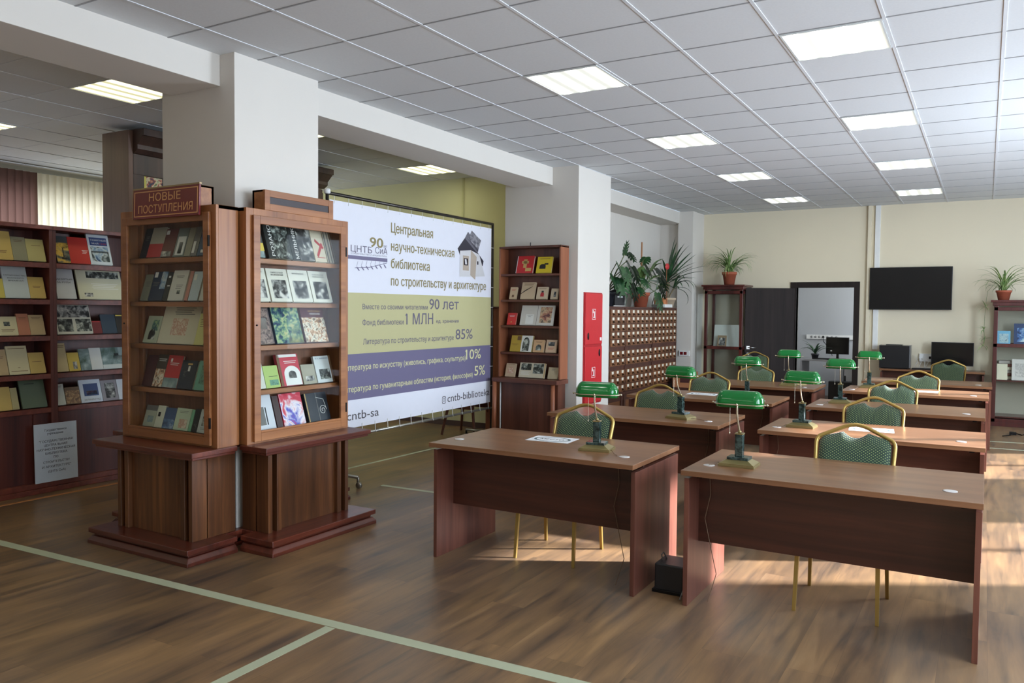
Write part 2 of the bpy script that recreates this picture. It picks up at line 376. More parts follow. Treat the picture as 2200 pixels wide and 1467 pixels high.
h.build('door_handle', M_chrome, dl)
# ceiling lamps
def panel_mat(name, col):
    m, t, b = nt(name); N = t.nodes; L = t.links
    tc = N.new('ShaderNodeTexCoord'); sx = N.new('ShaderNodeSeparateXYZ'); L.new(tc.outputs['Object'], sx.inputs[0])
    def mt(op, a, v1=None, v2=None):
        n = N.new('ShaderNodeMath'); n.operation = op; L.new(a, n.inputs[0])
        if v1 is not None: n.inputs[1].default_value = v1
        if v2 is not None: n.inputs[2].default_value = v2
        return n.outputs[0]
    c = mt('COSINE', mt('MULTIPLY', sx.outputs[0], 2*PI/.141)); c = mt('MULTIPLY_ADD', c, -.5, .5); c = mt('POWER', c, 3.0)
    e = mt('MULTIPLY_ADD', c, 12.5, .62)
    b.inputs['Base Color'].default_value = (.5, .5, .5, 1); b.inputs['Emission Color'].default_value = (*col, 1)
    L.new(e, b.inputs['Emission Strength']); return m
M_panel = panel_mat('lit prismatic diffuser', (.97, 1, .88)); M_panel2 = panel_mat('lit prismatic diffuser, warmer tubes', (1, .95, .55))
M_lampframe = flat('lamp frame white enamel', (220, 224, 222), .4)
def lamp(loc, label, group):
    t = thing('ceiling_lamp', label, 'ceiling lamp', loc, 0, group)
    f = MB(); f.box(-.288, .288, -.288, -.276, 0, .012); f.box(-.288, .288, .276, .288, 0, .012); f.box(-.288, -.276, -.276, .276, 0, .012); f.box(.276, .288, -.276, .276, 0, .012)
    f.build('frame', M_lampframe, t)
    MB().box(-.276, .276, -.276, .276, .004, .010).build('diffuser', M_panel, t); return t
L0 = None
rows = ['nearest', 'second', 'third', 'farthest']
GL = 'square ceiling lamps over the reading desks'
for xi, col in ((-2.7, 'left'), (-.9, 'right')):
    for yi, rn in ((.9, 'nearest to the camera'), (3.3, 'second from the camera'), (5.7, 'third from the camera'), (8.1, 'farthest away, close to the far wall')):
        lb = 'lit square panel in the %s ceiling row, %s' % (col, rn)
        if L0 is None: L0 = lamp((xi, yi, HC-.006), lb, GL)
        else: dup(L0, (xi, yi, HC-.006), label=lb)
for p in ((-2.7, -1.5), (-.9, -1.5), (-2.7, -3.9), (-.9, -3.9), (-2.7, -6.3), (-.9, -6.3)):
    dup(L0, (p[0], p[1], HC-.006), label='lit square ceiling panel above and behind the camera, outside the frame')['group'] = 'ceiling lamps behind the camera'
GS = 'ceiling lamps in the side room'
S0 = None
for (x, y), lb in (((-6.26, -.36), 'lit square ceiling panel in the side room, left of the front column'), ((-8.66, -.36), 'lit ceiling panel cut by the left photo edge, above the long book rack'),
                   ((-6.26, 1.44), 'lit ceiling panel in the side room, only a sliver showing right of the front column'), ((-6.26, 3.84), 'lit square ceiling panel in the side room, above the printed banner')):
    o = dup(S0 or L0, (x, y, HC2-.006), label=lb); o['group'] = GS
    if S0 is None:
        S0 = o; q_ = [c for c in KIDS(o) if c.name.startswith('diffuser')][0]; q_.data = q_.data.copy(); q_.data.materials[0] = M_panel2
for x, y in ((-8.66, 1.44), (-8.66, 3.84), (-6.26, -2.76), (-8.66, -2.76), (-6.26, -5.2), (-8.66, -5.2)):
    o = dup(S0, (x, y, HC2-.006), label='lit ceiling panel in the side room outside the frame or hidden behind column and beam'); o['group'] = 'side room ceiling lamps out of view'
o = dup(L0, (-2.4, 10.8, 2.99), label='lit ceiling panel of the small office behind the doorway'); o['group'] = 'office ceiling lamp'
# floor tape
M_tape = flat('pale green floor tape', (176, 180, 152), .6, var=.08, ns=5)
def strip(a, b, w, label):
    a, b = Vector(a), Vector(b); d = (b-a).normalized(); n = Vector((-d.y, d.x))*w/2
    o = MB().prism([(a-n)[:], (b-n)[:], (b+n)[:], (a+n)[:]], 2, .0, .0012).build('floor_tape', M_tape)
    return tag(o, label, 'floor tape', 'floor marking tape')
strip((-7.2, -1.71), (.2, -1.37), .07, 'long pale tape line across the wooden floor in the foreground')
strip((-2.84, -1.55), (-2.79, -3.6), .06, 'pale tape line branching off toward the bottom edge of the photo')
strip((-5.53, .8), (-5.45, 4.4), .04, 'thin pale tape line on the floor under the banner')
strip((-4.73, 1.12), (-3.2, 1.19), .05, 'short pale tape line between the banner wheels and the first desk')
strip((.0, 7.2), (.45, 7.27), .05, 'short pale tape line right of the last desks, the farther of two')
strip((.0, 6.62), (.45, 6.64), .05, 'short pale tape line right of the last desks, the nearer of two')
o = MB().box(-6.80, -6.765, -3, .6, 0, .004).build('floor_tape', flat('orange wood strip', (190, 130, 80), .5)); tag(o, 'thin orange line on the floor along the long book rack', 'floor tape', 'floor marking tape')
# ---------------------------------------------------------------- furniture materials
M_gold = wood('golden oak vertical grain', (120, 72, 38), (168, 110, 64), 2, .38, (146, 92, 52))
M_goldx = wood('golden oak horizontal grain', (120, 72, 38), (168, 110, 64), 0, .38, (146, 92, 52))
M_brown = wood('brown stained oak vertical grain', (64, 38, 22), (136, 86, 48), 2, .4, (96, 58, 32))
M_red = wood('mahogany stained moulding', (70, 30, 20), (122, 60, 42), 0, .3, (92, 42, 30), coat=.3)
M_mah = wood('dark mahogany panel', (66, 30, 25), (106, 52, 41), 2, .45)
M_mahx = wood('dark mahogany shelf', (88, 38, 30), (134, 68, 50), 1, .40)
M_back = wood('case back board', (96, 56, 36), (134, 84, 56), 2, .55)
M_glass = glass()
M_dark = flat('black iron', (28, 26, 26), .4, .6)

def showcase(name_label, loc, rotz, half, cf, cb, base_f, plf, lef, inner, sign=False, detail=True):
    """free-standing display case set against the column; local -y is its front"""
    t = thing('display_case', name_label, 'display case', loc, rotz, 'glazed display cases built around the front column')
    h = half
    kw = min(.40, h-.02); p = MB()
    def step(m, z0, z1, ins):
        m.box(-h-.02+ins, h+.02-ins, plf+ins, inner, z0, z1)
        if inner < -.02: m.box(-kw, kw, inner, -.002, z0, z1)
    step(p, 0, .026, 0); fx = h+.02
    vv_ = [(-fx, plf, .026), (fx, plf, .026), (fx, inner, .026), (-fx, inner, .026), (-fx+.022, plf+.022, .052), (fx-.022, plf+.022, .052), (fx-.022, inner, .052), (-fx+.022, inner, .052)]
    p.add(vv_, [(4, 5, 6, 7), (0, 1, 5, 4), (1, 2, 6, 5), (2, 3, 7, 6), (3, 0, 4, 7)]); step(p, .052, .072, .03); step(p, .072, .105, .004)
    p.build('plinth', M_red, t, .004)
    l = MB()
    l.box(-h-.02, h+.02, lef, inner, .668, .70)
    if inner < -.02: l.box(-kw, kw, inner, -.002, .668, .70)
    l.box(-h-.005, h+.005, lef+.015, inner-.005, .65, .668)
    l.build('ledge', M_red, t, .004)
    b = MB(); bw = min(.385, h-.02)
    b.box(-bw, -bw+.035, base_f, base_f+.12, .105, .65); b.box(bw-.035, bw, base_f, base_f+.12, .105, .65)
    b.box(-bw+.075, -bw+.115, base_f, base_f+.12, .105, .65); b.box(bw-.115, bw-.075, base_f, base_f+.12, .105, .65)
    b.box(-bw+.11, bw-.11, base_f+.03, base_f+.06, .105, .65)
    b.box(-bw, bw, base_f+.11, -.05, .105, .65)
    b.build('base_cabinet', M_brown, t, .002)
    c = MB(); x = h-.005
    c.box(-x, -x+.02, cf+.02, cb, .70, 2.25); c.box(x-.02, x, cf+.02, cb, .70, 2.25)
    c.box(-x, x, cf+.02, cb, 2.225, 2.25)
    c.box(-x, -x+.06, cf, cf+.02, .70, 2.25); c.box(x-.06, x, cf, cf+.02, .70, 2.25)
    c.box(-x+.06, x-.06, cf, cf+.02, 2.19, 2.25); c.box(-x+.06, x-.06, cf, cf+.02, .70, .745)
    if cb < -.02: c.box(-kw+.02, kw-.02, cb, -.003, .70, 2.25)
    c.build('case_frame', M_gold, t, .002)
    MB().box(-x+.02, x-.02, cb-.012, cb, .70, 2.225).build('back_board', M_back, t)
    d = MB(); dx = .44*half/.49
    d.frame(-dx, dx, .715, 2.205, .055, cf-.022, cf-.002); d.box(-dx+.055, dx-.055, cf-.022, cf-.002, .77, .785)
    do = d.build('door', M_goldx, t, .003)
    MB().box(-dx+.055, dx-.055, cf-.014, cf-.010, .785, 2.15).build('glass_pane', M_glass, do)
    hg = MB()
    for z in (2.02, .86): hg.box(dx-.006, dx+.006, cf-.026, cf-.016, z-.035, z+.035)
    hg.lathe([(0.006, 0), (.006, .01)], 10, (-dx+.02, cf-.024, 1.48)); hg.build('hinges', M_dark, do)
    for z in (1.93, 1.635, 1.345, 1.045):
        MB().box(-x+.035, x-.035, cf+.045, cb-.014, z-.032, z).build('shelf', M_goldx, t, .002)
    MB().box(-x+.02, x-.02, cf+.03, cb-.014, .745, .762).build('shelf', M_goldx, t)
    tb = MB(); tx = min(.324, h-.06)
    tb.frame(-tx, tx, 2.25, 2.385, .045, cf, cf+.02); tb.box(-tx, -tx+.02, cf+.02, cf+.12, 2.25, 2.385); tb.box(tx-.02, tx, cf+.02, cf+.12, 2.25, 2.385); tb.box(-tx, tx, cf+.02, cf+.12, 2.37, 2.385); tb.box(-tx, tx, cf+.10, cf+.12, 2.25, 2.385)
    tbo = tb.build('title_box', M_goldx, t, .002)
    if not sign: MB().box(-tx+.045, tx-.045, cf+.006, cf+.010, 2.28, 2.34).build('glass_pane', flat('dusty dark glass', (70, 64, 66), .12), tbo)
    return t
caseA = showcase('glazed oak display case with the red sign on top, facing the camera', (-4.735, -.802, 0), 0, .495, -.28, -.105, -.39, -.53, -.49, -.14, sign=True)
caseB = showcase('glazed oak display case with an empty glazed title box, facing the reading desks', (-4.398, -.41, 0), R(90), .487, -.21, -.003, -.30, -.47, -.415, -.165)
caseD = showcase('oak display case at the far left side of the column, mostly hidden', (-5.155, -.41, 0), R(-90), .56, -.21, -.003, -.25, -.36, -.33, -.09)
caseC = showcase('oak display case behind the column, mostly hidden by the case facing the desks', (-4.90, -.018, 0), R(180), .28, -.40, -.105, -.46, -.58, -.54, -.14)
# red title sign
M_sign = flat('dark red plastic sign', (112, 34, 36), .35); M_signg = flat('gold lettering', (206, 150, 96), .4)
sg = thing('title_sign', 'dark red sign reading НОВЫЕ ПОСТУПЛЕНИЯ on top of the left display case', 'sign', (-4.685, -1.128, 2.185))
sg.rotation_euler = (R(-2), 0, R(0))
MB().box(-.335, .335, 0, .012, 0, .195).build('panel', M_sign, sg, .001)
MB().frame(-.322, .322, .014, .181, .006, -.0012, 0).build('gold_border', M_signg, sg)
MB().box(-.337, .337, -.001, .016, .195, .205).box(-.341, -.335, -.001, .016, 0, .205).build('edge_strip', flat('tarnished brass strip', (150, 128, 96), .4, .5), sg)
letters('НОВЫЕ', 'lettering', M_signg, sg, -.165, .155, .112, .052, -.0016, .012)
letters('ПОСТУПЛЕНИЯ', 'lettering', M_signg, sg, -.275, .275, .036, .052, -.0016, .012)

# ---------------------------------------------------------------- long book rack at the left
rk = []
for k, (y0, y1, lb) in enumerate(((-1.62, -.557, 'dark mahogany book rack section cut by the left edge of the photo'), (-.557, .50, 'dark mahogany book rack section just left of the glazed display case'))):
    t = thing('book_rack', lb, 'book rack', (-6.97, y0, 0), R(90), 'long mahogany book rack sections'); rk.append(t)
    W = y1-y0
    MB().box(0, .03, 0, .27, 0, 2.27).build('side_panel', M_mah, t, .002); MB().box(W-.03, W, 0, .27, 0, 2.27).build('side_panel', M_mah, t, .002)
    MB().box(0.0, W, -.01, .28, 2.25, 2.285).build('top_board', M_mahx, t, .003)
    MB().box(.03, W-.03, .255, .27, .05, 2.25).build('back_board', M_mah, t)
    for z in (1.967, 1.654, 1.344, 1.017, .725):
        MB().box(.03, W-.03, .0, .255, z-.042, z).build('shelf', M_mahx, t, .002)
    lo = MB(); lo.box(.03, W-.03, .03, .05, .09, .69); lo.box(W*.5+.36, W*.5+.40, .02, .05, .09, .69); lo.build('lower_panel', M_mah, t)
    MB().box(0, W, -.03, .27, 0, .045).box(0, W, -.015, .27, .045, .09).build('plinth', M_mahx, t, .004)
# white notice leaning on the rack plinth
nb = thing('notice_board', 'white printed notice leaning against the base of the long book rack', 'notice', (-6.933, -.75, .092), R(90))
nb.rotation_euler = (R(-2), 0, R(90))
MB().box(0, .37, 0, .006, 0, .50).build('board', flat('white laminated paper', (206, 216, 228), .35), nb)
M_ink = flat('grey blue ink', (60, 66, 84), .6)
for s, a, b, z in (('Государственное', .09, .28, .435), ('учреждение', .11, .25, .405), ('"ГОСУДАРСТВЕННАЯ', .04, .33, .34), ('ЦЕНТРАЛЬНАЯ', .08, .28, .305), ('НАУЧНО-ТЕХНИЧЕСКАЯ', .02, .35, .27), ('БИБЛИОТЕКА', .09, .28, .235), ('ПО', .16, .20, .20), ('СТРОИТЕЛЬСТВУ', .07, .30, .16), ('И АРХИТЕКТУРЕ"', .06, .31, .12), ('(ЦНТБ СиА)', .11, .26, .08)):
    letters(s, 'lettering', M_ink, nb, a, b, z, .019, -.001, .01)

# ---------------------------------------------------------------- tall cabinet and blinds in the side room
M_tall = wood('dark carved walnut', (44, 32, 28), (76, 54, 46), 2, .45)
tc_ = thing('tall_cabinet', 'tall dark wooden cabinet with heavy cornice in the side room behind the column', 'cabinet', (-7.49, .37, 0))
MB().box(-.21, .21, 0, .05, 0, 3.32).build('side_panel', wood('brown veneer side', (84, 62, 52), (112, 84, 70), 2, .5), tc_, .003)
b = MB(); b.box(-.21, .15, .05, 2.63, 0, 3.1); b.box(-.21, .207, 2.6, 2.66, 0, 3.09)
for y in (.05, .9, 1.75, 2.55): b.box(.15, .21, y, y+.12, 0, 3.05)
b.box(.15, .213, .05, 2.595, 2.90, 3.098); b.box(.15, .213, .05, 2.595, .9, 1.1)
b.build('body', M_tall, tc_, .003)
cn = MB(); cn.prism([(-.21, 3.10), (.22, 3.10), (.28, 3.14), (.28, 3.18), (.36, 3.26), (.38, 3.26), (.38, 3.33), (-.21, 3.33)], 1, .05, 2.68); cn.build('cornice', M_tall, tc_, .004)
MB().box(.16, .165, .17, 2.5, 1.1, 2.9).build('glass_pane', M_glass, tc_)
P_col = pic('many coloured print', [(30, 34, 30), (120, 130, 90), (214, 206, 170), (170, 84, 60), (40, 54, 80)], 14)
po = thing('poster', 'colourful poster with yellow border behind the glass of the tall cabinet', 'poster', (-7.322, .47, 2.42), R(90))
MB().box(0, .75, 0, .004, 0, .55).build('sheet', flat('yellow poster border', (210, 196, 90), .4), po)
MB().box(.12, .30, -.001, 0, .06, .5).build('picture', P_col, po); MB().box(.30, .72, -.001, 0, .0, .55).build('picture', pic('night blue print', [(14, 18, 30), (30, 40, 66), (80, 100, 120)], 6), po)
M_rail = flat('blind rail', (180, 180, 168), .5)
def slat_mat(name, col, tr):
    m, t, b = nt(name); N = t.nodes; L = t.links
    b.inputs['Base Color'].default_value = lin(*col); b.inputs['Roughness'].default_value = .8
    tl = N.new('ShaderNodeBsdfTranslucent'); tl.inputs[0].default_value = lin(*col); mx = N.new('ShaderNodeMixShader'); mx.inputs[0].default_value = tr
    L.new(b.outputs[0], mx.inputs[1]); L.new(tl.outputs[0], mx.inputs[2]); L.new(mx.outputs[0], N['Material Output'].inputs['Surface']); MATS[name] = m; return m
for nm, y0, y1, col, lb in (('vertical_blind', 1.24, 3.9, (222, 214, 190), 'cream vertical blind backlit by the window of the side room'), ('vertical_blind', -.6, 1.24, (112, 84, 76), 'brown vertical blind beside the cream one at the left edge')):
    t = thing(nm, lb, 'blind', (-10.5, y0, 0), 0, 'vertical blinds of the side room window')
    MB().box(-.03, .03, 0, y1-y0, 3.29, 3.34).build('rail', M_rail, t)
    s = MB(); y = 0
    while y < y1-y0-.02:
        a = R(24); c_, s_ = math.cos(a), math.sin(a); hw = .047
        s.quad((-s_*hw, y+.045-c_*hw, .85), (s_*hw, y+.045+c_*hw, .85), (s_*hw, y+.045+c_*hw, 3.3), (-s_*hw, y+.045-c_*hw, 3.3)); y += .089
    s.build('slats', slat_mat('blind fabric %d' % col[0], col, .5), t)

# ---------------------------------------------------------------- banner on a wheeled frame
bx0, by0, bx1, by1 = -5.185, .93, -5.255, 3.80
bl = math.hypot(bx1-bx0, by1-by0); brot = math.atan2(by1-by0, bx1-bx0)
bn = thing('banner_stand', 'large printed library banner on a wheeled metal frame behind the display cases', 'banner', (bx0, by0, 0), brot)
M_pole = flat('dark grey frame tube', (70, 66, 62), .35, .7); M_alu = flat('aluminium tube', (170, 168, 160), .3, .8)
f = MB(); f.tube([(-.03, .0, .10), (-.03, 0, 2.65)], .016, 8); f.tube([(bl+.03, 0, .10), (bl+.03, 0, 2.65)], .016, 8); f.tube([(-.03, 0, 2.64), (bl+.03, 0, 2.64)], .016, 8)
f.build('frame', M_pole, bn); MB().tube([(-.03, 0, .40), (bl+.03, 0, .40)], .014, 8).build('lower_rail', M_alu, bn)
MB().lathe([(.02, 0), (.03, .01), (.03, .04), (.015, .05)], 14, (-.03, 0, 2.63)).build('end_fitting', M_white, bn)
for x in (-.03, bl+.03):
    ya = -.36 if x < 0 else -.06; ft = MB(); ft.tube([(x, ya, .10), (x, .36, .10)], .014, 8)
    fo = ft.build('foot', M_alu, bn)
    for y in (ya, .36):
        cs = MB(); cs.tube([(x, y, .10), (x, y, .055)], .012, 8); cs.tube([(x-.012, y-.01, .028), (x+.012, y-.01, .028)], .028, 14); cs.build('caster', M_dark if y > 0 else M_alu, fo)
z0, z3 = .47, 2.585
b1_, b2_ = .735, 1.17; b3_ = 1.75
M_bw = flat('banner vinyl white', (222, 222, 230), .45, var=.02); M_bo = flat('banner vinyl olive', (186, 180, 134), .45, var=.02); M_bp = flat('banner vinyl violet', (108, 102, 130), .45, var=.02)
cl = MB(); nx = 40
for (za, zb, mi) in ((z0, b1_, 0), (b1_, b2_, 2), (b2_, b3_, 1), (b3_, z3, 0)):
    cl.box(0, bl, -.0010, .0010, za, zb, mi)
cl.build('vinyl_sheet', [M_bw, M_bo, M_bp], bn)
M_tie = flat('white cord', (226, 226, 220), .6)
for k in range(15):
    x = .06+(bl-.12)*k/14
    MB().tube([(x, -.004, z3-.03), (x+.006, 0, 2.62), (x-.004, .018, 2.64)], .003, 5).build('tie_cord', M_tie, bn); MB().tube([(x, -.004, z0+.03), (x-.008, -.016, .41), (x+.008, -.016, .39)], .003, 5).build('tie_cord', M_tie, bn)
for k in range(8):
    z = z0+.2+k*.24; MB().tube([(bl-.02, -.004, z), (bl+.03, -.017, z)], .003, 5).build('tie_cord', M_tie, bn); MB().tube([(.02, -.004, z), (-.03, -.017, z)], .003, 5).build('tie_cord', M_tie, bn)
S = lambda Y: (Y-by0)      # metres along the banner
M_to = flat('olive brown print', (138, 126, 84), .5); M_tg = flat('dark grey print', (84, 80, 84), .5); M_ty = flat('pale yellow print', (214, 210, 160), .5); M_tp = flat('violet grey print', (104, 98, 116), .5)
Y = -.0025
T = lambda s, a, b, z, c, mt, bo=.012: letters(s, 'lettering', mt, bn, S(a), S(b), z, c, Y, bo)
T('Центральная', 1.83, 2.56, 2.365, .098, M_to, .022); T('научно-техническая', 1.83, 2.98, 2.185, .095, M_to, .022); T('библиотека', 1.83, 2.50, 2.01, .098, M_to, .022); T('по строительству и архитектуре', 1.83, 3.68, 1.835, .095, M_to, .022)
T('ЦНТБ', 1.22, 1.53, 2.135, .062, M_tp, .004); T('СиА', 1.58, 1.77, 2.14, .062, M_tp, .004); T('90', 1.50, 1.70, 2.20, .095, M_to, .04); T('лет', 1.705, 1.765, 2.205, .03, M_tp, .004)
T('СТРОИТЕЛЬСТВО И АРХИТЕКТУРА', 1.22, 1.76, 2.112, .014, M_tp, .0)
T('Вместе со своими читателями', 1.39, 2.47, 1.595, .05, M_tp, .006); T('90 лет', 2.50, 3.08, 1.60, .115, M_tp, .012); T('Фонд библиотеки', 1.39, 2.04, 1.44, .055, M_tp, .006); T('1 МЛН', 2.09, 2.57, 1.44, .115, M_tp, .012); T('ед. хранения', 2.63, 3.08, 1.45, .04, M_tp, .012)
T('Литература по строительству и архитектуре', 1.40, 2.98, 1.255, .055, M_tp, .006); T('85%', 3.02, 3.38, 1.26, .118, M_tp, .012)
T('Литература по искусству (живопись, графика, скульптура)', 1.10, 3.23, 1.015, .055, M_ty, .008); T('10%', 3.245, 3.57, 1.02, .118, M_ty, .012)
T('Литература по гуманитарным областям (история, философия)', 1.09, 3.39, .81, .055, M_ty, .008); T('5%', 3.43, 3.67, .82, .118, M_ty, .012)
T('cntb-sa', 1.165, 1.64, .545, .085, M_tg, .006); T('cntb-biblioteka', 2.86, 3.78, .56, .085, M_tg, .002)
fg = MB()
for q0, zz in ((2.09, 1.44), (3.245, 1.02)): fg.prism([(S(q0)-.012, zz+.085), (S(q0)+.006, zz+.10), (S(q0)+.006, zz+.117), (S(q0)-.018, zz+.10)], 1, Y-.0003, Y)
fg.mi = [0]*6+[1]*6; fg.build('numeral_flags', [M_tp, M_ty], bn)
lg = MB(); lg.box(S(1.1), S(1.77), Y, Y+.001, 2.065, 2.100)
for k in range(7):
    a = S(1.30)+k*.068; zc = 1.995+.045*(k/6)
    for sgn in (1, -1):
        an = R(50)*sgn+R(15); pts = []
        for q in range(10):
            u = q/9*2*PI; lx = .030*math.cos(u)+.032; lz = .012*math.sin(u)
            pts.append((a+lx*math.cos(an)*.9, zc+lx*math.sin(an)+lz*math.cos(an)))
        lg.add([(p[0], Y, p[1]) for p in pts], [tuple(range(10))[::-1]])
lg.tube([(S(1.28), Y, 1.985), (S(1.5), Y, 2.0), (S(1.76), Y, 2.055)], .003, 5)
lg.build('logo_branch', flat('violet grey logo', (112, 106, 134), .5), bn)
ig = MB()
def ring(m, cx, cz, w, hh, t, n=28, p=4):
    v = []
    for s_ in (1, 1-t/w):
        for q in range(n):
            u = 2*PI*q/n; c_, s2 = math.cos(u), math.sin(u); e = 2/p
            v.append((cx+w*s_*math.copysign(abs(c_)**e, c_), Y, cz+hh*s_*math.copysign(abs(s2)**e, s2)))
    m.add(v, [(q, n+q, n+(q+1) % n, (q+1) % n) for q in range(n)])
ring(ig, S(2.79), .59, .038, .042, .007); ring(ig, S(2.79), .59, .018, .02, .006, p=2); ig.box(S(2.81), S(2.816), Y, Y+.001, .612, .618)
ig.build('camera_pictogram', M_tg, bn)
# printed pile of books at the right of the banner
pb = MB()
def poly(m, pts, mi, dy=0): m.add([(S(a), Y-dy, b) for a, b in pts], [tuple(range(len(pts)))], mi)
poly(pb, [(3.05, 2.29), (3.20, 2.42), (3.46, 2.29), (3.62, 2.18), (3.60, 2.12), (3.10, 2.22)], 0)
poly(pb, [(3.20, 2.42), (3.27, 2.50), (3.50, 2.33), (3.46, 2.27)], 1, .0003); poly(pb, [(3.27, 2.42), (3.35, 2.52), (3.56, 2.42), (3.50, 2.31)], 2, .0006); poly(pb, [(3.25, 2.43), (3.27, 2.42), (3.50, 2.31), (3.49, 2.275)], 3, .0007)
poly(pb, [(3.10, 2.27), (3.33, 2.29), (3.52, 2.25), (3.65, 2.00), (3.40, 1.985), (3.09, 1.975)], 4, .0009)
poly(pb, [(3.16, 2.22), (3.29, 2.22), (3.29, 2.05), (3.16, 2.05)], 5, .0012); poly(pb, [(3.18, 2.19), (3.27, 2.19), (3.27, 2.11), (3.18, 2.11)], 6, .0015); poly(pb, [(3.20, 2.18), (3.235, 2.18), (3.25, 2.12), (3.21, 2.12)], 4, .0018)
poly(pb, [(3.33, 2.295), (3.46, 2.22), (3.43, 1.95), (3.32, 2.0)], 5, .0015); poly(pb, [(3.47, 2.17), (3.50, 2.17), (3.50, 2.13), (3.47, 2.13)], 6, .0016)
pb.build('printed_books_picture', [flat('print dark grey', (54, 52, 60), .4), flat('print mid grey', (104, 102, 110), .4), pic('print mottled grey', [(80, 80, 88), (128, 126, 132), (160, 158, 160)], 20), flat('print charcoal', (70, 68, 76), .4), flat('print page', (206, 204, 204), .4), flat('print beige', (176, 162, 146), .4), flat('print black', (40, 38, 44), .4)], bn)

# ---------------------------------------------------------------- sloping book rack before the second column
rc = thing('book_rack', 'brown wooden book rack with five book shelves standing before the second column', 'book rack', (-4.72, 3.83, 0))
M_mid = wood('brown stained rack', (72, 38, 26), (112, 64, 46), 2, .42); M_midx = wood('brown stained rack shelf', (72, 38, 28), (118, 68, 50), 0, .42); M_side = wood('worn orange brown edge', (128, 74, 48), (164, 100, 68), 2, .45)
MB().box(-.42, -.40, -.03, .17, .79, 2.35).build('side_panel', M_side, rc, .002); MB().box(.40, .42, -.03, .17, .79, 2.35).build('side_panel', M_side, rc, .002)
MB().box(-.42, .42, -.03, .17, 2.335, 2.36).box(-.40, .40, .155, .17, .79, 2.335).build('back_board', M_mid, rc, .002)
for z in (2.03, 1.722, 1.413, 1.092):
    MB().box(-.40, .40, -.02, .155, z-.025, z).build('shelf', M_midx, rc, .002)
MB().box(-.45, .43, -.13, .17, .735, .785).build('ledge', M_midx, rc, .003)
MB().box(-.36, .40, -.04, -.02, .03, .735).box(.38, .40, -.02, .15, .0, .735).box(-.40, -.38, -.02, .15, 0, .735).build('base_panel', M_mid, rc)
MB().tube([(-.43, -.11, 0), (-.42, -.11, .735)], .028, 10).build('leg', M_side, rc); MB().tube([(.36, -.08, 0), (.355, -.08, .735)], .026, 10).build('leg', M_side, rc)
MB().tube([(-.005, 0.0, 2.36), (-.005, 0, 2.40)], .006, 6).build('screw_hook', M_dark, rc)
MB().tube([(-.375, -.05, 0), (-.375, -.05, .733)], .009, 8).build('white_rod', M_white, rc)

# furniture glimpsed behind the banner
wd = thing('wooden_stool', 'brown wooden stool with splayed legs glimpsed below the banner', 'stool', (-5.75, 4.05, 0))
MB().box(-.22, .22, -.2, .2, .40, .44).build('seat', M_midx, wd, .004); MB().box(-.20, .20, -.18, -.15, .34, .40).box(-.20, .20, .15, .18, .34, .40).build('apron', M_mid, wd)
for sx in (-1, 1):
    for sy_ in (-1, 1): MB().tube([(sx*.25, sy_*.22, 0), (sx*.18, sy_*.16, .40)], [.016, .022], 6).build('leg', M_mid, wd)
wb = thing('side_cabinet', 'orange brown wooden cabinet between banner and book rack', 'cabinet', (-5.42, 4.35, 0))
MB().box(-.16, .16, -.14, .2, 0, 1.62).build('body', M_side, wb, .003); MB().box(-.18, .18, -.16, .2, 1.62, 1.64).build('top_board', M_midx, wb)
bk = MB(); bk.tube([(-5.56, 4.12, 1.80), (-5.44, 4.12, 1.80)], .012, 6).tube([(-5.44, 4.12, 1.80), (-5.54, 4.12, 1.62)], .010, 6).tube([(-5.55, 4.12, 1.81), (-5.55, 4.16, 1.64)], .008, 6)
tag(bk.build('metal_bracket', M_dark), 'small black angled bracket right of the banner edge', 'bracket')

# ---------------------------------------------------------------- fire hose cabinet in the second column
M_fire = flat('fire cabinet red enamel', (196, 42, 48), .35); M_fl = flat('fire symbol white', (230, 220, 215), .5)
fc = thing('fire_cabinet', 'tall red fire hose cabinet set into the second column', 'fire cabinet', (-4.195, 4.19, .46), R(90))
MB().box(0, .515, -.012, .0, 0, 1.36).build('frame', flat('red enamel frame', (170, 34, 40), .4), fc)
for z0_, z1_, hx in ((.02, .70, .42), (.73, 1.345, .09)):
    d = MB().box(.015, .50, -.026, -.012, z0_, z1_).build('door', M_fire, fc, .003)
    MB().lathe([(.022, 0), (.022, .004)], 16).build('handle', M_dark, d)
    hd = KIDS(d)[0]; hd.rotation_euler = (R(90), 0, 0); hd.scale = (1, 2.0, 1); hd.location = (hx, -.026, z0_+(.60 if hx > .3 else .10))
    zc = z0_+.30; q = MB().frame(.20, .30, zc, zc+.13, .006, -.0275, -.026); q.box(.215, .235, -.0275, -.026, zc+.08, zc+.115); q.box(.25, .275, -.0275, -.026, zc+.03, zc+.10); q.box(.23, .28, -.0275, -.026, zc+.02, zc+.035); q.build('pictogram', M_fl, d)
MB().box(.43, .48, -.0275, -.026, .77, .81).build('sticker', M_fl, fc)

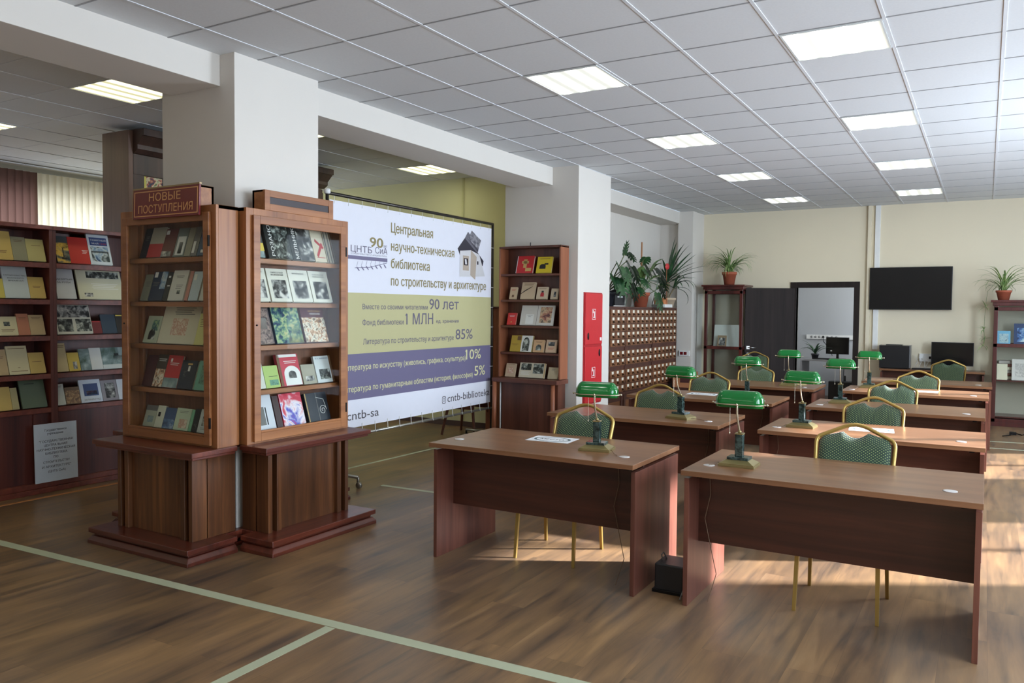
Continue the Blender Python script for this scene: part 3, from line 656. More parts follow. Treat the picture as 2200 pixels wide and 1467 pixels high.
# ---------------------------------------------------------------- card catalogue
M_cat = wood('catalogue oak drawer', (92, 56, 32), (146, 96, 60), 0, .42, fine=1.4); M_catf = wood('catalogue cabinet dark frame', (62, 34, 26), (96, 56, 42), 2, .45)
M_card = flat('label card', (238, 232, 214), .6); M_pull = flat('aged brass pull', (60, 44, 30), .35, .8)
rowsz = [1.565, 1.46, 1.353, 1.246, 1.139, .975, .864, .70, .593, .482]
proto = None
CATLB = ('oak card catalogue cabinet partly hidden behind the second column', 'oak card catalogue cabinet in the middle, under the monstera pot', 'oak card catalogue cabinet at the far end, under the spiky dracaena')
for k, (y0, y1) in enumerate(((5.262, 6.362), (6.366, 7.466), (7.47, 8.58))):
    t = thing('card_catalogue', CATLB[k], 'card catalogue', (-4.55, y0, 0), R(90), 'card catalogue cabinets along the niche'); W = y1-y0
    c = MB(); c.box(0, W, .012, .43, .42, 1.64); c.box(0, W, -.005, .44, 1.64, 1.66); c.box(0, W, 0, .02, 1.075, 1.105); c.box(0, W, 0, .02, .80, .83); c.box(0, .015, 0, .02, .42, 1.65); c.box(W-.015, W, 0, .02, .42, 1.65); c.box(0, W, -.01, .44, .39, .42)
    c.box(.0, W, .03, .40, .30, .39)
    for x in (.02, W-.08): c.box(x, x+.06, .02, .08, 0, .39); c.box(x, x+.06, .34, .40, 0, .39)
    c.build('carcass', M_catf, t, .002)
    MB().box(.08, W-.08, .04, .05, 0.0, .33).build('lower_panel', M_cat, t)
    n = 6
    for i in range(n):
        if k == 0 and i < 3: continue
        for zr in rowsz:
            x = .015+(W-.03)*i/n; dw = (W-.03)/n
            if proto is None:
                proto = MB().box(.004, dw-.004, -.006, .012, 0, .098).build('drawer', M_cat, t, .002)
                cf_ = MB().box(dw/2-.032, dw/2+.032, -.009, -.006, .052, .090).build('label_card', M_card, proto)
                pu = MB(); pu.box(dw/2-.012, dw/2+.016, -.012, -.006, .012, .042); pu.tube([(dw/2, -.006, .03), (dw/2, -.026, .03), (dw/2+.004, -.03, .016)], .006, 6); pu.build('drawer_pull', M_pull, proto)
                dr = proto
            else:
                dr = proto.copy(); C.objects.link(dr); dr.parent = t
                for ch in KIDS(proto): c2 = ch.copy(); C.objects.link(c2); c2.parent = dr
            dr.location = (x, 0, zr-.045)

# sockets on the pier
so_ = MB().box(-4.56, -4.38, 8.77, 8.80, .84, .93).build('socket_strip', M_white); tag(so_, 'white wall box with two dark red sockets on the far left pier', 'socket')
sk = MB().box(-4.54, -4.49, 8.766, 8.77, .86, .91).box(-4.475, -4.425, 8.766, 8.77, .86, .91).build('socket', flat('dark red socket', (110, 16, 26), .3), so_)
bxx = thing('carton_box', 'light brown box with dark cut-out on a stand behind the third left desk', 'box', (-4.30, 8.35, 0), R(8))
MB().box(-.17, .17, -.2, .2, .36, .60).build('carton', flat('cardboard', (176, 118, 78), .7), bxx)
MB().box(-.05, .16, -.203, -.2, .44, .56).build('cut_out', flat('dark recess', (70, 30, 24), .7), bxx); MB().box(-.16, .16, -.18, .18, .0, .36).build('stand', M_catf, bxx)
# ---------------------------------------------------------------- reading desks
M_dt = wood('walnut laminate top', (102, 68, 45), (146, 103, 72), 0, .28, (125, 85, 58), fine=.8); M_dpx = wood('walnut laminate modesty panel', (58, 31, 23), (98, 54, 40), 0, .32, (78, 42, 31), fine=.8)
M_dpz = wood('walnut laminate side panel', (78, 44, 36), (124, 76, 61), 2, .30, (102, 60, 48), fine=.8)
M_grom = flat('grey plastic cap', (190, 184, 180), .4)
def desk(x0, x1, y, label, panel_d=.72, dd=.78):
    W = x1-x0
    t = thing('reading_desk', label, 'desk', ((x0+x1)/2, y, 0), 0, 'walnut reading desks in two columns'); h = W/2
    MB().box(-h, h, 0, dd, .722, .75).build('desktop', M_dt, t, .002)
    for s in (-1, 1):
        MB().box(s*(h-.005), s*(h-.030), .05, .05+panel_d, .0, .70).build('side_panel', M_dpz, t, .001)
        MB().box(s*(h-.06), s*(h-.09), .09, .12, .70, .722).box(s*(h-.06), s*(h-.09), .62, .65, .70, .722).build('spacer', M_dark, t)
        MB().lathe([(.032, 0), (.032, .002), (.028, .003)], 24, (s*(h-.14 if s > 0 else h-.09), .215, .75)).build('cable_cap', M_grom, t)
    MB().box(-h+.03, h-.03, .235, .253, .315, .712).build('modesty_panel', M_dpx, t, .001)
    return t
LD = [(-3.09, -1.70, -.39), (-3.18, -1.74, 1.38), (-3.18, -1.735, 3.10), (-3.07, -1.665, 4.79)]
RD = [(-1.435, -.033, -.37), (-1.45, -.027, 1.365), (-1.44, -.03, 3.08), (-1.40, 0.0, 4.85), (-1.37, .035, 6.35)]
ordn = ['front', 'second', 'third', 'fourth', 'fifth']
for i, (a, b, y) in enumerate(LD): desk(a, b, y, 'walnut reading desk, %s in the left column of desks' % ordn[i])
for i, (a, b, y) in enumerate(RD): desk(a, b, y, 'walnut reading desk, %s in the right column of desks' % ordn[i])

# ---------------------------------------------------------------- banquet chairs
def fabric():
    m, t, b = nt('green fabric with gold dots'); N = t.nodes; L = t.links
    tc = N.new('ShaderNodeTexCoord'); s = N.new('ShaderNodeSeparateXYZ'); L.new(tc.outputs['Object'], s.inputs[0])
    def mth(op, a, b_=None):
        n = N.new('ShaderNodeMath'); n.operation = op
        for i, v in enumerate((a, b_)):
            if v is None: continue
            if isinstance(v, (int, float)): n.inputs[i].default_value = v
            else: L.new(v, n.inputs[i])
        return n.outputs[0]
    yz = mth('ADD', s.outputs[2], s.outputs[1])
    u = mth('MULTIPLY', s.outputs[0], PI/.0105); v = mth('MULTIPLY', yz, PI/.0105)
    p = mth('MULTIPLY', mth('COSINE', u), mth('COSINE', v))
    f = mth('GREATER_THAN', p, .55)
    mx = N.new('ShaderNodeMix'); mx.data_type = 'RGBA'; mx.inputs['A'].default_value = lin(14, 46, 30); mx.inputs['B'].default_value = lin(140, 156, 96)
    L.new(f, mx.inputs['Factor']); L.new(mx.outputs['Result'], b.inputs['Base Color']); b.inputs['Roughness'].default_value = .7; b.inputs['Sheen Weight'].default_value = .4
    MATS['fabric'] = m; return m
M_fab = fabric(); M_gm = flat('gold painted tube', (172, 142, 76), .32, .55)
def outline(w, zb, zs, zp, n=6, r=.05, inset=0):
    """half crown outline: bottom, vertical side, rounded shoulder, slope to the peak (right side then mirrored)"""
    pts = [(w*.90, zb), (w*.97, zb+(zs-zb)*.45), (w, zs-.05)]
    for q in range(1, 5):
        a = q/5*R(62); pts.append((w-r+r*math.cos(a), zs-.05+r*math.sin(a)*1.0))
    pts += [(.06, zp-.012), (.03, zp-.003)]
    return pts+[(0, zp)]+[(-x, z) for x, z in reversed(pts)]
def make_chair():
    t = thing('banquet_chair', '', 'chair', (0, 0, 0), 0, 'gold framed green banquet chairs')
    s = MB(); n = 10
    s.box(-.205, .205, -.22, .20, .405, .43); se = MB(); 
    g_ = []
    for j in range(9):
        for i in range(9):
            u, v = i/8*2-1, j/8*2-1; e = max(abs(u), abs(v)); z = .47-.035*(max(0, e-.6)/.4)**2
            g_.append((u*.215, -.01+v*.215, z))
    se.add(g_, [(j*9+i, j*9+i+1, (j+1)*9+i+1, (j+1)*9+i) for j in range(8) for i in range(8)], 0, True)
    rim = [k for k in range(9)]+[9*j+8 for j in range(1, 9)]+[72+k for k in range(7, -1, -1)]+[9*j for j in range(7, 0, -1)]
    lo = [(g_[k][0]*.97, g_[k][1], .42) for k in rim]; vs_ = [g_[k] for k in rim]+lo; m_ = len(rim)
    se.add(vs_, [(i, i+m_, (i+1) % m_+m_, (i+1) % m_) for i in range(m_)]+[tuple(range(m_, 2*m_))])
    se.build('seat', M_fab, t)
    MB().box(-.2, .2, -.205, .19, .40, .42).build('seat_frame', M_gm, t)
    lean = lambda z: .235+max(0, z-.45)*.40
    ol = outline(.215, .50, .875, .938)
    MB().tube([(x, lean(z), z) for x, z in ol]+[(ol[-1][0]*.9, lean(.5), .5)], .0125, 8, cap=True, sq=(1.25, .9)).tube([(-.19, lean(.52), .52), (.19, lean(.52), .52)], .009, 6).build('back_frame', M_gm, t)
    # upholstered back pad with a dip below the peak (hand hole)
    top = []
    N_ = 28
    for i in range(N_+1):
        x = -.196+.392*i/N_; ax = abs(x)
        if ax > .165: z = .868-((ax-.165)/.031)**2*.035
        elif ax > .066: z = .868+(.165-ax)/.099*.028
        else: z = .896-.034*math.cos(ax/.066*PI/2)**.8
        top.append((x, z))
    pv = []; fs = []; rows_ = 8
    for side in (0, 1):
        for i, (x, zt) in enumerate(top):
            wf_ = 1
            for k in range(rows_+1):
                z = .53+(zt-.53)*k/rows_; e = min(1, min(i, N_-i)/3, min(k, rows_-k)/1.0); th = .005+.020*math.sqrt(max(0, e))
                xx = x*(.90+.10*min(1, (z-.5)/.2)); yy = lean(z)+(-th if side == 0 else th*.6)
                pv.append((xx, yy, z))
    S_ = (N_+1)*(rows_+1)
    for i in range(N_):
        for k in range(rows_):
            a = i*(rows_+1)+k; b = a+rows_+1; fs.append((a, b, b+1, a+1)); fs.append((S_+a+1, S_+b+1, S_+b, S_+a))
    for i in range(N_): a = i*(rows_+1); b = a+rows_+1; fs.append((a, S_+a, S_+b, b)); a += rows_; b += rows_; fs.append((b, S_+b, S_+a, a))
    for k in range(rows_): fs.append((k+1, S_+k+1, S_+k, k)); a = N_*(rows_+1)+k; fs.append((a, S_+a, S_+a+1, a+1))
    MB().add(pv, fs, 0, True).build('back_pad', M_fab, t)
    for sx in (-1, 1):
        MB().tube([(sx*.205, -.235, 0), (sx*.197, -.20, .40)], [.0125, .016], 4).build('leg', M_gm, t)
        MB().tube([(sx*.208, .225, 0), (sx*.198, .19, .40), (sx*.196, lean(.47), .47), (sx*.194, lean(.53), .53)], [.0125, .016, .015, .013], 4).build('leg', M_gm, t)
    return t
ch0 = make_chair()
CH = [((-2.43, .165), 2, 'green dotted banquet chair pushed under the front left desk'), ((-2.555, 1.92), -2, 'green dotted banquet chair behind the second left desk'), ((-2.60, 3.64), 0, 'green banquet chair behind the third left desk'),
      ((-2.475, 5.24), 3, 'green banquet chair behind the fourth left desk'), ((-3.22, 8.52), 14, 'green banquet chair at the back, before the opened door leaf'),
      ((-.69, .165), 0, 'dark green dotted banquet chair pushed under the front right desk'), ((-.777, 1.90), 1, 'bright sunlit green banquet chair behind the second right desk'), ((-.81, 3.69), 0, 'green banquet chair behind the third right desk'),
      ((-.71, 5.33), -2, 'green banquet chair behind the fourth right desk'), ((-.52, 8.92), 184, 'green banquet chair with its back to us at the computer desk')]
for i, ((x, y), r, lb) in enumerate(CH):
    if i == 0: ch0.location = (x, y, 0); ch0.rotation_euler = (0, 0, R(r)); ch0['label'] = lb
    else: dup(ch0, (x, y, 0), R(r), lb)

# ---------------------------------------------------------------- banker's lamps
def green_glass():
    m, t, b = nt('emerald cased glass'); b.inputs['Base Color'].default_value = lin(10, 128, 52); b.inputs['Roughness'].default_value = .08
    b.inputs['Coat Weight'].default_value = .6; b.inputs['Coat Roughness'].default_value = .03; b.inputs['Specular IOR Level'].default_value = .6
    N = t.nodes; L = t.links; tl = N.new('ShaderNodeBsdfTranslucent'); tl.inputs[0].default_value = lin(20, 170, 70); mx = N.new('ShaderNodeMixShader'); mx.inputs[0].default_value = .35
    L.new(b.outputs[0], mx.inputs[1]); L.new(tl.outputs[0], mx.inputs[2]); L.new(mx.outputs[0], N['Material Output'].inputs['Surface'])
    MATS['gg'] = m; return m
M_gg = green_glass(); M_br = flat('antique brass', (150, 136, 92), .3, .7); M_brl = flat('bright brass rail', (206, 196, 170), .22, .75)
M_mar = pic('dark green marble', [(18, 30, 28), (32, 48, 44), (62, 80, 76), (22, 36, 34)], 26, .12); M_chain = flat('pull chain', (206, 198, 176), .3, .6)
def make_lamp():
    t = thing('bankers_lamp', '', 'lamp', (0, 0, 0), 0, 'green glass bankers lamps on the reading desks')
    b = MB(); sx, sy2 = .098, .075
    def fr(z0, z1, a0, a1):
        v = [(-sx*a0, -sy2*a0, z0), (sx*a0, -sy2*a0, z0), (sx*a0, sy2*a0, z0), (-sx*a0, sy2*a0, z0), (-sx*a1, -sy2*a1, z1), (sx*a1, -sy2*a1, z1), (sx*a1, sy2*a1, z1), (-sx*a1, sy2*a1, z1)]
        b.add(v, [(0, 3, 2, 1), (4, 5, 6, 7), (0, 1, 5, 4), (1, 2, 6, 5), (2, 3, 7, 6), (3, 0, 4, 7)])
    fr(0, .012, 1, 1); fr(.012, .018, .96, .96); fr(.018, .036, .92, .60)
    b.build('base', M_br, t, .001)
    MB().box(-.058, .058, -.045, .045, .036, .052).build('plinth', M_mar, t, .002)
    MB().box(-.021, .021, -.021, .021, .052, .175).build('column', M_mar, t, .003)
    MB().box(-.023, .023, -.023, .023, .175, .181).lathe([(.008, 0), (.011, .008), (.006, .016)], 12, (.0, -.005, .181)).build('column_cap', M_br, t)
    pts = []
    for q in range(13):
        u = q/12; y = -.005-.062*math.sin(min(1, u*1.25)*PI/2); z = .19+.155*u; pts.append((0, y, z))
    MB().tube(pts, [.0055]*13, 8).build('neck', M_brl, t)
    yc, zc = -.012, .352
    n1, n2 = 20, 14; L_ = .128; v = []; fs = []
    for i in range(n1+1):
        u = -1+2*i/n1; u = math.copysign(1-(1-abs(u))**1.5, u); sc = max(.0, 1-abs(u)**5)**.5*.42+.58*(1-abs(u)**10) if abs(u) < 1 else .42
        sc = max(.40, (1-max(0, abs(u)-.72)**2/.28**2*.62))
        for k in range(n2+1):
            a = R(-28)+(R(236))*k/n2
            v.append((u*L_, yc-.058*math.cos(a)*sc, zc+(.066*math.sin(a)+0.0)*sc if a > 0 and a < PI else zc+.055*math.sin(a)))
    for i in range(n1):
        for k in range(n2): p = i*(n2+1)+k; fs.append((p, p+n2+1, p+n2+2, p+1))
    e0 = tuple(range(n2+1)); e1 = tuple(n1*(n2+1)+k for k in range(n2, -1, -1)); fs += [e0, e1]
    o = MB().add(v, fs, 0, True).build('shade', M_gg, t); md = o.modifiers.new('thick', 'SOLIDIFY'); md.thickness = .003; md.offset = -1
    r = MB(); rp = []
    for i in range(21):
        u = -1+2*i/20; rp.append((u*.142, yc-.062*(1-abs(u)**6*.95), zc-.008))
    r.tube(rp, .0032, 6); r.tube([(p[0], 2*yc-p[1]+.0, p[2]) for p in rp], .0032, 6)
    for s in (-1, 1): r.lathe([(.002, -.006), (.007, 0), (.002, .007)], 10, (s*.149, yc, zc-.008)); r.tube([(s*.142, yc, zc-.008), (s*.149, yc, zc-.008)], .004, 6)
    r.lathe([(.003, -.008), (.007, 0), (.003, .008)], 10, (0, yc-.062, zc-.008)); r.build('shade_rail', M_brl, t)
    c = MB(); c.tube([(-.048, yc-.02, zc-.02), (-.048, yc-.02, zc-.165)], .0012, 5); c.lathe([(.001, -.01), (.004, -.004), (.002, .004)], 8, (-.048, yc-.02, zc-.168)); c.build('pull_chain', M_chain, t)
    return t
lp0 = make_lamp(); M_cord = flat('brown flex', (112, 88, 66), .5)
LP = [((-2.074, -.045), 9, 'green bankers lamp on the front left desk', (.190, -.13)), ((-2.118, 1.65), -12, 'green bankers lamp on the second left desk', (.235, -.06)), ((-2.04, 3.40), 3, 'green bankers lamp on the third left desk', (.16, -.09)),
      ((-2.0, 5.12), 5, 'green bankers lamp on the fourth left desk, before the door leaf', (.19, -.11)), ((-1.203, -.065), 0, 'large green bankers lamp nearest the camera on the front right desk', (-.142, -.09)), ((-1.205, 1.70), -3, 'green bankers lamp on the second right desk', (-.152, -.12)),
      ((-1.21, 3.55), 4, 'green bankers lamp on the third right desk', (-.14, -.25)), ((-1.175, 5.42), 2, 'green bankers lamp farthest right, on the fourth right desk', (-.13, -.35))]
LO = []
for i, ((x, y), r, lb, g) in enumerate(LP):
    if i == 0: o = lp0; o.location = (x, y, .75); o.rotation_euler = (0, 0, R(r)); o['label'] = lb
    else: o = dup(lp0, (x, y, .75), R(r), lb)
    LO.append(o)
for i, ((x, y), r, lb, g) in enumerate(LP):
    o = LO[i]
    c, s = math.cos(-R(r)), math.sin(-R(r)); loc = lambda p: (p[0]*c-p[1]*s, p[0]*s+p[1]*c, p[2])
    sg_ = 1 if g[0] > 0 else -1
    fl = MB().tube([loc(p) for p in [(sg_*.07, -.02, .006), (sg_*.11, -.03, .012), (g[0]*.8, g[1]*.7, .006), (g[0], g[1], .004), (g[0], g[1], -.0)]], .0022, 6)
    yd = (LD[i][2] if i < 4 else RD[i-4][2])+.228-y
    if i != 6: fl.tube([loc(p) for p in [(g[0], yd, -.04), (g[0]+.01, yd-.004, -.16), (g[0]-.02, yd-.006, -.30), (g[0]+.01, yd-.003, -.44), (g[0]+.05, yd-.01, -.60), (g[0]+.02, yd-.06, -.745)]], .0022, 6)
    fl.build('flex', M_cord, o)
# papers
M_pap = flat('white paper', (232, 234, 238), .6)
def paper(x, y, z, rz, lb, w=.21, d=.30):
    t = thing('printed_sheet', lb, 'paper', (x, y, z), R(rz), 'printed sheets on the reading desks')
    MB().box(-d/2, d/2, -w/2, w/2, 0, .0008).build('sheet', M_pap, t)
    rr = MB(); v = []
    for s_ in (1, .86):
        for q in range(32): a = 2*PI*q/32; v.append((d*.42*s_*math.cos(a), w*.42*s_*math.sin(a), .0011))
    rr.add(v, [(q, (q+1) % 32, 32+(q+1) % 32, 32+q) for q in range(32)]); rr.build('oval_border', flat('grey green print', (92, 112, 116), .6), t)
    m = letters('МЕСТО', 'lettering', M_tg, t, -d*.27, d*.27, -w*.10, w*.18, 0, .02)
    m.rotation_euler = (R(-90), 0, 0); m.location = (0, 0, .0013)
    return t
paper(-2.485, .155, .7502, 4, 'white sheet with an oval emblem on the front left desk'); paper(-2.54, 3.60, .7502, 0, 'white sheet on the third left desk')
paper(-.745, 1.83, .7502, 6, 'white sheet seen through the hand hole of the front right chair'); paper(-.62, 5.28, .7502, 0, 'white sheet on the fourth right desk')
bo_ = thing('folded_papers', 'yellowish pile of papers on the fourth left desk', 'papers', (-2.0, 5.42, .7502), R(12))
MB().box(-.14, .14, -.08, .08, 0, .012).box(-.12, .13, -.07, .08, .012, .02).build('sheets', flat('yellowed paper', (186, 176, 120), .7), bo_)
bd = thing('writing_board', 'light brown board lying at the left end of the fifth right desk', 'board', (-1.2, 6.62, .7502), 0)
MB().box(-.15, .15, -.1, .1, 0, .015).build('board', flat('light brown board', (176, 140, 110), .5), bd)
# transformer box on the floor between the front desks
tb = thing('power_adapter', 'black power box with handle on the floor between the two front desks', 'power box', (-1.555, -.10, 0), 0)
MB().box(-.085, .085, -.09, .10, .012, .165).build('housing', flat('black plastic', (30, 30, 32), .4), tb, .008); MB().box(-.095, .095, -.10, .11, 0, .02).build('foot', M_dark, tb, .003)
MB().tube([(-.06, -.02, .16), (-.065, -.03, .20), (-.06, -.01, .21), (-.05, .02, .165)], .004, 6).build('cable_loop', flat('grey cable', (120, 120, 118), .5), tb)
MB().tube([(.088, -.06, .09), (.093, -.10, .05), (.09, -.16, .006)], .004, 6).build('cable', flat('grey cable', (120, 120, 118), .5), tb)

# ---------------------------------------------------------------- far wall: television, computer desk, vitrines
M_scr = flat('black screen', (14, 14, 16), .18, spec=.4); M_bez = flat('black bezel', (22, 22, 24), .35)
tv = thing('television', 'large black wall mounted flat television on the far wall', 'television', (-1.075, YF, 1.985))
MB().box(-.575, .575, -.085, -.03, -.33, .33).build('bezel', M_bez, tv, .004); MB().box(-.565, .565, -.087, -.085, -.315, .322).build('screen', M_scr, tv); MB().box(-.2, .2, -.03, 0, -.15, .15).build('wall_mount', M_dark, tv)
cd_ = thing('computer_desk', 'walnut computer desk against the far wall under the television', 'desk', (-.73, 8.72+.0, 0))
cd_.location = (-.74, 8.98-.28, 0)
MB().box(-.70, .70, .28, .70, .722, .75).build('desktop', M_dt, cd_, .002); MB().box(-.68, .66, .45, .468, .35, .722).build('modesty_panel', M_dpx, cd_); MB().box(-.69, -.665, .31, .68, 0, .70).build('side_panel', M_dpz, cd_); MB().box(.665, .69, .31, .68, 0, .70).build('side_panel', M_dpz, cd_)
pc = thing('computer_case', 'black computer case on the computer desk', 'computer', (-1.24, 9.17, .75))
MB().box(-.21, .21, -.16, .16, .01, .355).build('housing', M_bez, pc, .006); MB().box(-.215, -.205, -.15, .1, .30, .36).box(.205, .215, -.16, .1, .02, .36).build('side_trim', flat('grey metal trim', (110, 112, 116), .4, .5), pc); MB().box(-.13, .1, -.06, .08, .355, .368).build('top_handle', M_bez, pc); MB().box(-.18, .18, -.14, .14, 0, .01).build('feet', M_dark, pc)
mn = thing('monitor', 'black computer monitor on the computer desk under the television', 'monitor', (-.47, 9.2, .75))
MB().box(-.28, .28, -.02, .02, .07, .42).build('bezel', M_bez, mn, .003); MB().box(-.27, .27, -.022, -.02, .08, .41).build('screen', M_scr, mn); MB().box(-.02, .02, .0, .05, .01, .2).box(-.12, .12, -.07, .08, 0, .012).build('stand', M_bez, mn)
kb = MB().box(-1.0, -.72, 9.04, 9.15, .7502, .772).build('cable_box', M_bez); tag(kb, 'small black box lying between computer case and monitor', 'box')
cb = MB(); random.seed(3)
for k in range(7):
    x = -.98+k*.05; cb.tube([(x, 9.36, .95-.02*k), (x+.04, 9.30, .86), (x+.02*(k % 3), 9.28, .775), (x+.12, 9.22, .76), (x+.2, 9.3, .765)], .004, 5)
tag(cb.build('cables', flat('white cable', (206, 204, 198), .5)), 'tangle of white cables behind the computer desk', 'cables')
ss = MB().box(-.92, -.70, YF-.04, YF, .86, .98).build('socket_strip', M_white); tag(ss, 'white socket strip on the far wall between computer case and monitor', 'socket')
MB().box(-.79, -.76, YF-.045, YF-.04, .90, .94).build('socket', M_dark, ss)

def vitrine(label, loc, W, D, H, zmid, open_shelves):
    t = thing('glass_vitrine', label, 'vitrine', loc, 0, 'mahogany glass vitrines at the far wall')
    f = MB(); p = .048
    for x in (0, W-p):
        for y in (0, D-p): f.box(x, x+p, y, y+p, .06, H-.08)
    for z in (.06, zmid, H-.15):
        f.box(0, W, 0, p, z, z+.05); f.box(0, W, D-p, D, z, z+.05); f.box(0, p, 0, D, z, z+.05); f.box(W-p, W, 0, D, z, z+.05)
    f.box(-.02, W+.02, -.02, D, H-.08, H-.03); f.box(-.045, W+.045, -.045, D, H-.03, H); f.box(0, W, 0, D, .0, .06)
    f.build('frame', M_vit, t, .003)
    MB().box(p, W-p, D-.012, D-.004, .06, H-.1).build('back_panel', M_vb, t)
    g = MB(); g.box(p, W-p, .012, .016, .1, H-.13); g.box(.012, .016, p, D-p, .1, H-.13); g.box(W-.016, W-.012, p, D-p, .1, H-.13); g.build('glass_panes', M_glass, t)
    MB().box(p, W-p, p, D-.02, zmid+.02, zmid+.03).build('shelf', M_vit, t)
    for z in open_shelves: MB().box(p, W-p, p, D-.02, z, z+.02).build('shelf', M_vit, t)
    return t
M_vit = wood('vitrine mahogany', (52, 18, 16), (92, 36, 30), 2, .3, coat=.3); M_vb = flat('beige lining', (176, 170, 152), .7)
v1 = vitrine('tall mahogany glass vitrine left of the open door, spider plant on top', (-4.165, 8.88, 0), .64, .50, 2.05, .97, [])
v2 = vitrine('mahogany glass vitrine cut by the right edge of the photo, spider plant on top', (.05, 8.85, 0), 1.0, .50, 1.80, 1.13, [.64, .12])
M_cream = flat('cream card', (214, 206, 180), .6); M_pale = flat('pale grey sheet', (196, 200, 194), .5)
def card(nm, lb, cat, x, y, z, w_, h_, mt, picm=None, tilt=10, grp='things shown in the vitrines'):
    t = thing(nm, lb, cat, (x, y, z), 0, grp); t.rotation_euler = (R(-tilt), 0, 0)
    MB().box(0, w_, 0, .012, 0, h_).build('cover', mt, t)
    if picm: MB().box(w_*.15, w_*.85, -.001, 0, h_*.15, h_*.8).build('picture', picm, t)
    return t
P_bw = pic('black and white photo print', [(20, 20, 22), (70, 70, 70), (150, 150, 146), (214, 212, 204)], 16, const=False)
P_blue = pic('blue photo print', [(20, 30, 60), (60, 100, 160), (150, 180, 200), (220, 225, 220)], 10)
card('drawing_board', 'white drawing sheet standing in the left vitrine', 'sheet', -4.06, 9.08, 1.002, .45, .38, M_pale)
card('picture_card', 'small brown framed picture card in front of the white sheet in the left vitrine', 'card', -3.97, 9.0, 1.002, .15, .20, flat('tan card', (150, 128, 100), .6), P_bw)
card('ornate_sheet', 'pale sheet with golden ornament at the right of the left vitrine', 'sheet', -3.74, 9.14, 1.002, .18, .36, M_cream, pic('gold ornament', [(214, 206, 180), (186, 168, 110), (214, 206, 180)], 18))
card('church_book', 'light blue book with a church picture in the right vitrine', 'book', .10, 8.98, 1.162, .16, .20, flat('sky blue cover', (110, 170, 200), .4), pic('church photo', [(60, 80, 90), (180, 200, 200), (90, 130, 160)], 12), grp='books in the right vitrine')
card('sculpture_book', 'dark blue book with a statue photo in the right vitrine', 'book', .30, 9.0, 1.162, .26, .31, flat('navy cover', (40, 60, 100), .4), P_blue, grp='books in the right vitrine')
card('old_book', 'small cream book standing on the lower shelf of the right vitrine', 'book', .105, 8.92, .662, .13, .23, M_cream, grp='books in the right vitrine')
card('engraving_sheet', 'cream sheet with a small engraving on the lower shelf of the right vitrine', 'sheet', .29, 8.98, .662, .26, .30, flat('pale card', (210, 204, 196), .5), pic('engraving', [(210, 204, 196), (170, 164, 158), (212, 206, 198)], 30), grp='books in the right vitrine')
for k in range(6):
    o = MB().box(.12+.012*(k % 2), .44, 9.08, 9.28, .662+k*.045, .662+k*.045+.040).build('book', [M_cream, flat('worn brown cover', (120, 66, 52), .6), flat('grey cover', (170, 160, 150), .6)][k % 3]); tag(o, 'old book lying in the stack in the right vitrine, %s from the bottom' % ['first', 'second', 'third', 'fourth', 'fifth', 'sixth'][k], 'book', 'books in the right vitrine')
# office behind the door
M_gd = flat('grey office desk', (150, 150, 152), .5)
od = thing('office_desk', 'grey office desk seen through the doorway', 'desk', (-2.95, 10.75, 0)); MB().box(0, 1.7, 0, .75, .722, .75).build('desktop', M_gd, od, .002); MB().box(.75, 1.68, .05, .07, .10, .722).build('front_panel', flat('light grey panel', (170, 170, 172), .5), od); [MB().box(q_, q_+.03, 0, .75, 0, .72).build('side_panel', M_gd, od) for q_ in (0, .7, 1.67)]
om = thing('monitor', 'black monitor on the office desk behind the doorway', 'monitor', (-2.38, 11.2, .75), R(-6)); MB().box(-.2, .2, -.02, .02, .09, .40).build('bezel', M_bez, om, .003); MB().box(-.19, .19, -.022, -.02, .10, .39).build('screen', M_scr, om); MB().box(-.02, .02, 0, .04, .01, .2).box(-.1, .1, -.07, .07, 0, .012).build('stand', M_bez, om)
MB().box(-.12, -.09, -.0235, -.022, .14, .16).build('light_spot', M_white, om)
ok = MB().box(-2.75, -2.2, 10.85, 10.98, .7502, .775).build('keyboard', M_bez, bevel=.003); tag(ok, 'black keyboard on the office desk behind the doorway', 'keyboard')
oss = MB().box(-3.05, -2.15, 11.86, 11.9, 1.09, 1.17).build('socket_strip', M_white); tag(oss, 'long white socket strip on the office wall behind the doorway', 'socket')
for x in (-2.95, -2.88, -2.81, -2.74, -2.66, -2.58, -2.50): MB().lathe([(.022, 0), (.022, .003)], 14).build('socket', flat('socket recess', (150, 150, 148), .5) if x != -2.74 else M_dark, oss, loc=(x, 11.858, 1.13)).rotation_euler = (R(90), 0, 0)
MB().tube([(-2.74, 11.85, 1.13), (-2.73, 11.8, 1.05), (-2.6, 11.7, .92), (-2.5, 11.4, .80)], .006, 6).build('plug_cable', M_dark, oss)
bkx = MB()
for k in range(3): bkx.box(-2.6+.2*k, -2.48+.2*k, 10.9, 11.05, 0.0, .45)
fc2 = MB().tube([(-2.15, 10.55, 0), (-2.15, 10.55, .5)], .02, 6).box(-2.4, -1.95, 10.4, 10.62, .0, .40).build('waste_cabinet', M_bez, bevel=.01); tag(fc2, 'black low box under the office desk behind the doorway', 'box')
# cord on the floor at the right
tag(MB().tube([(.18, 7.75, .0075), (.27, 7.9, .008), (.32, 8.05, .02), (.40, 8.0, .006), (.5, 8.2, .006), (.75, 8.35, .006)], .007, 6).box(.26, .34, 7.98, 8.06, 0, .035).build('extension_cord', M_dark), 'black power cord with plug on the floor before the right vitrine', 'cord')
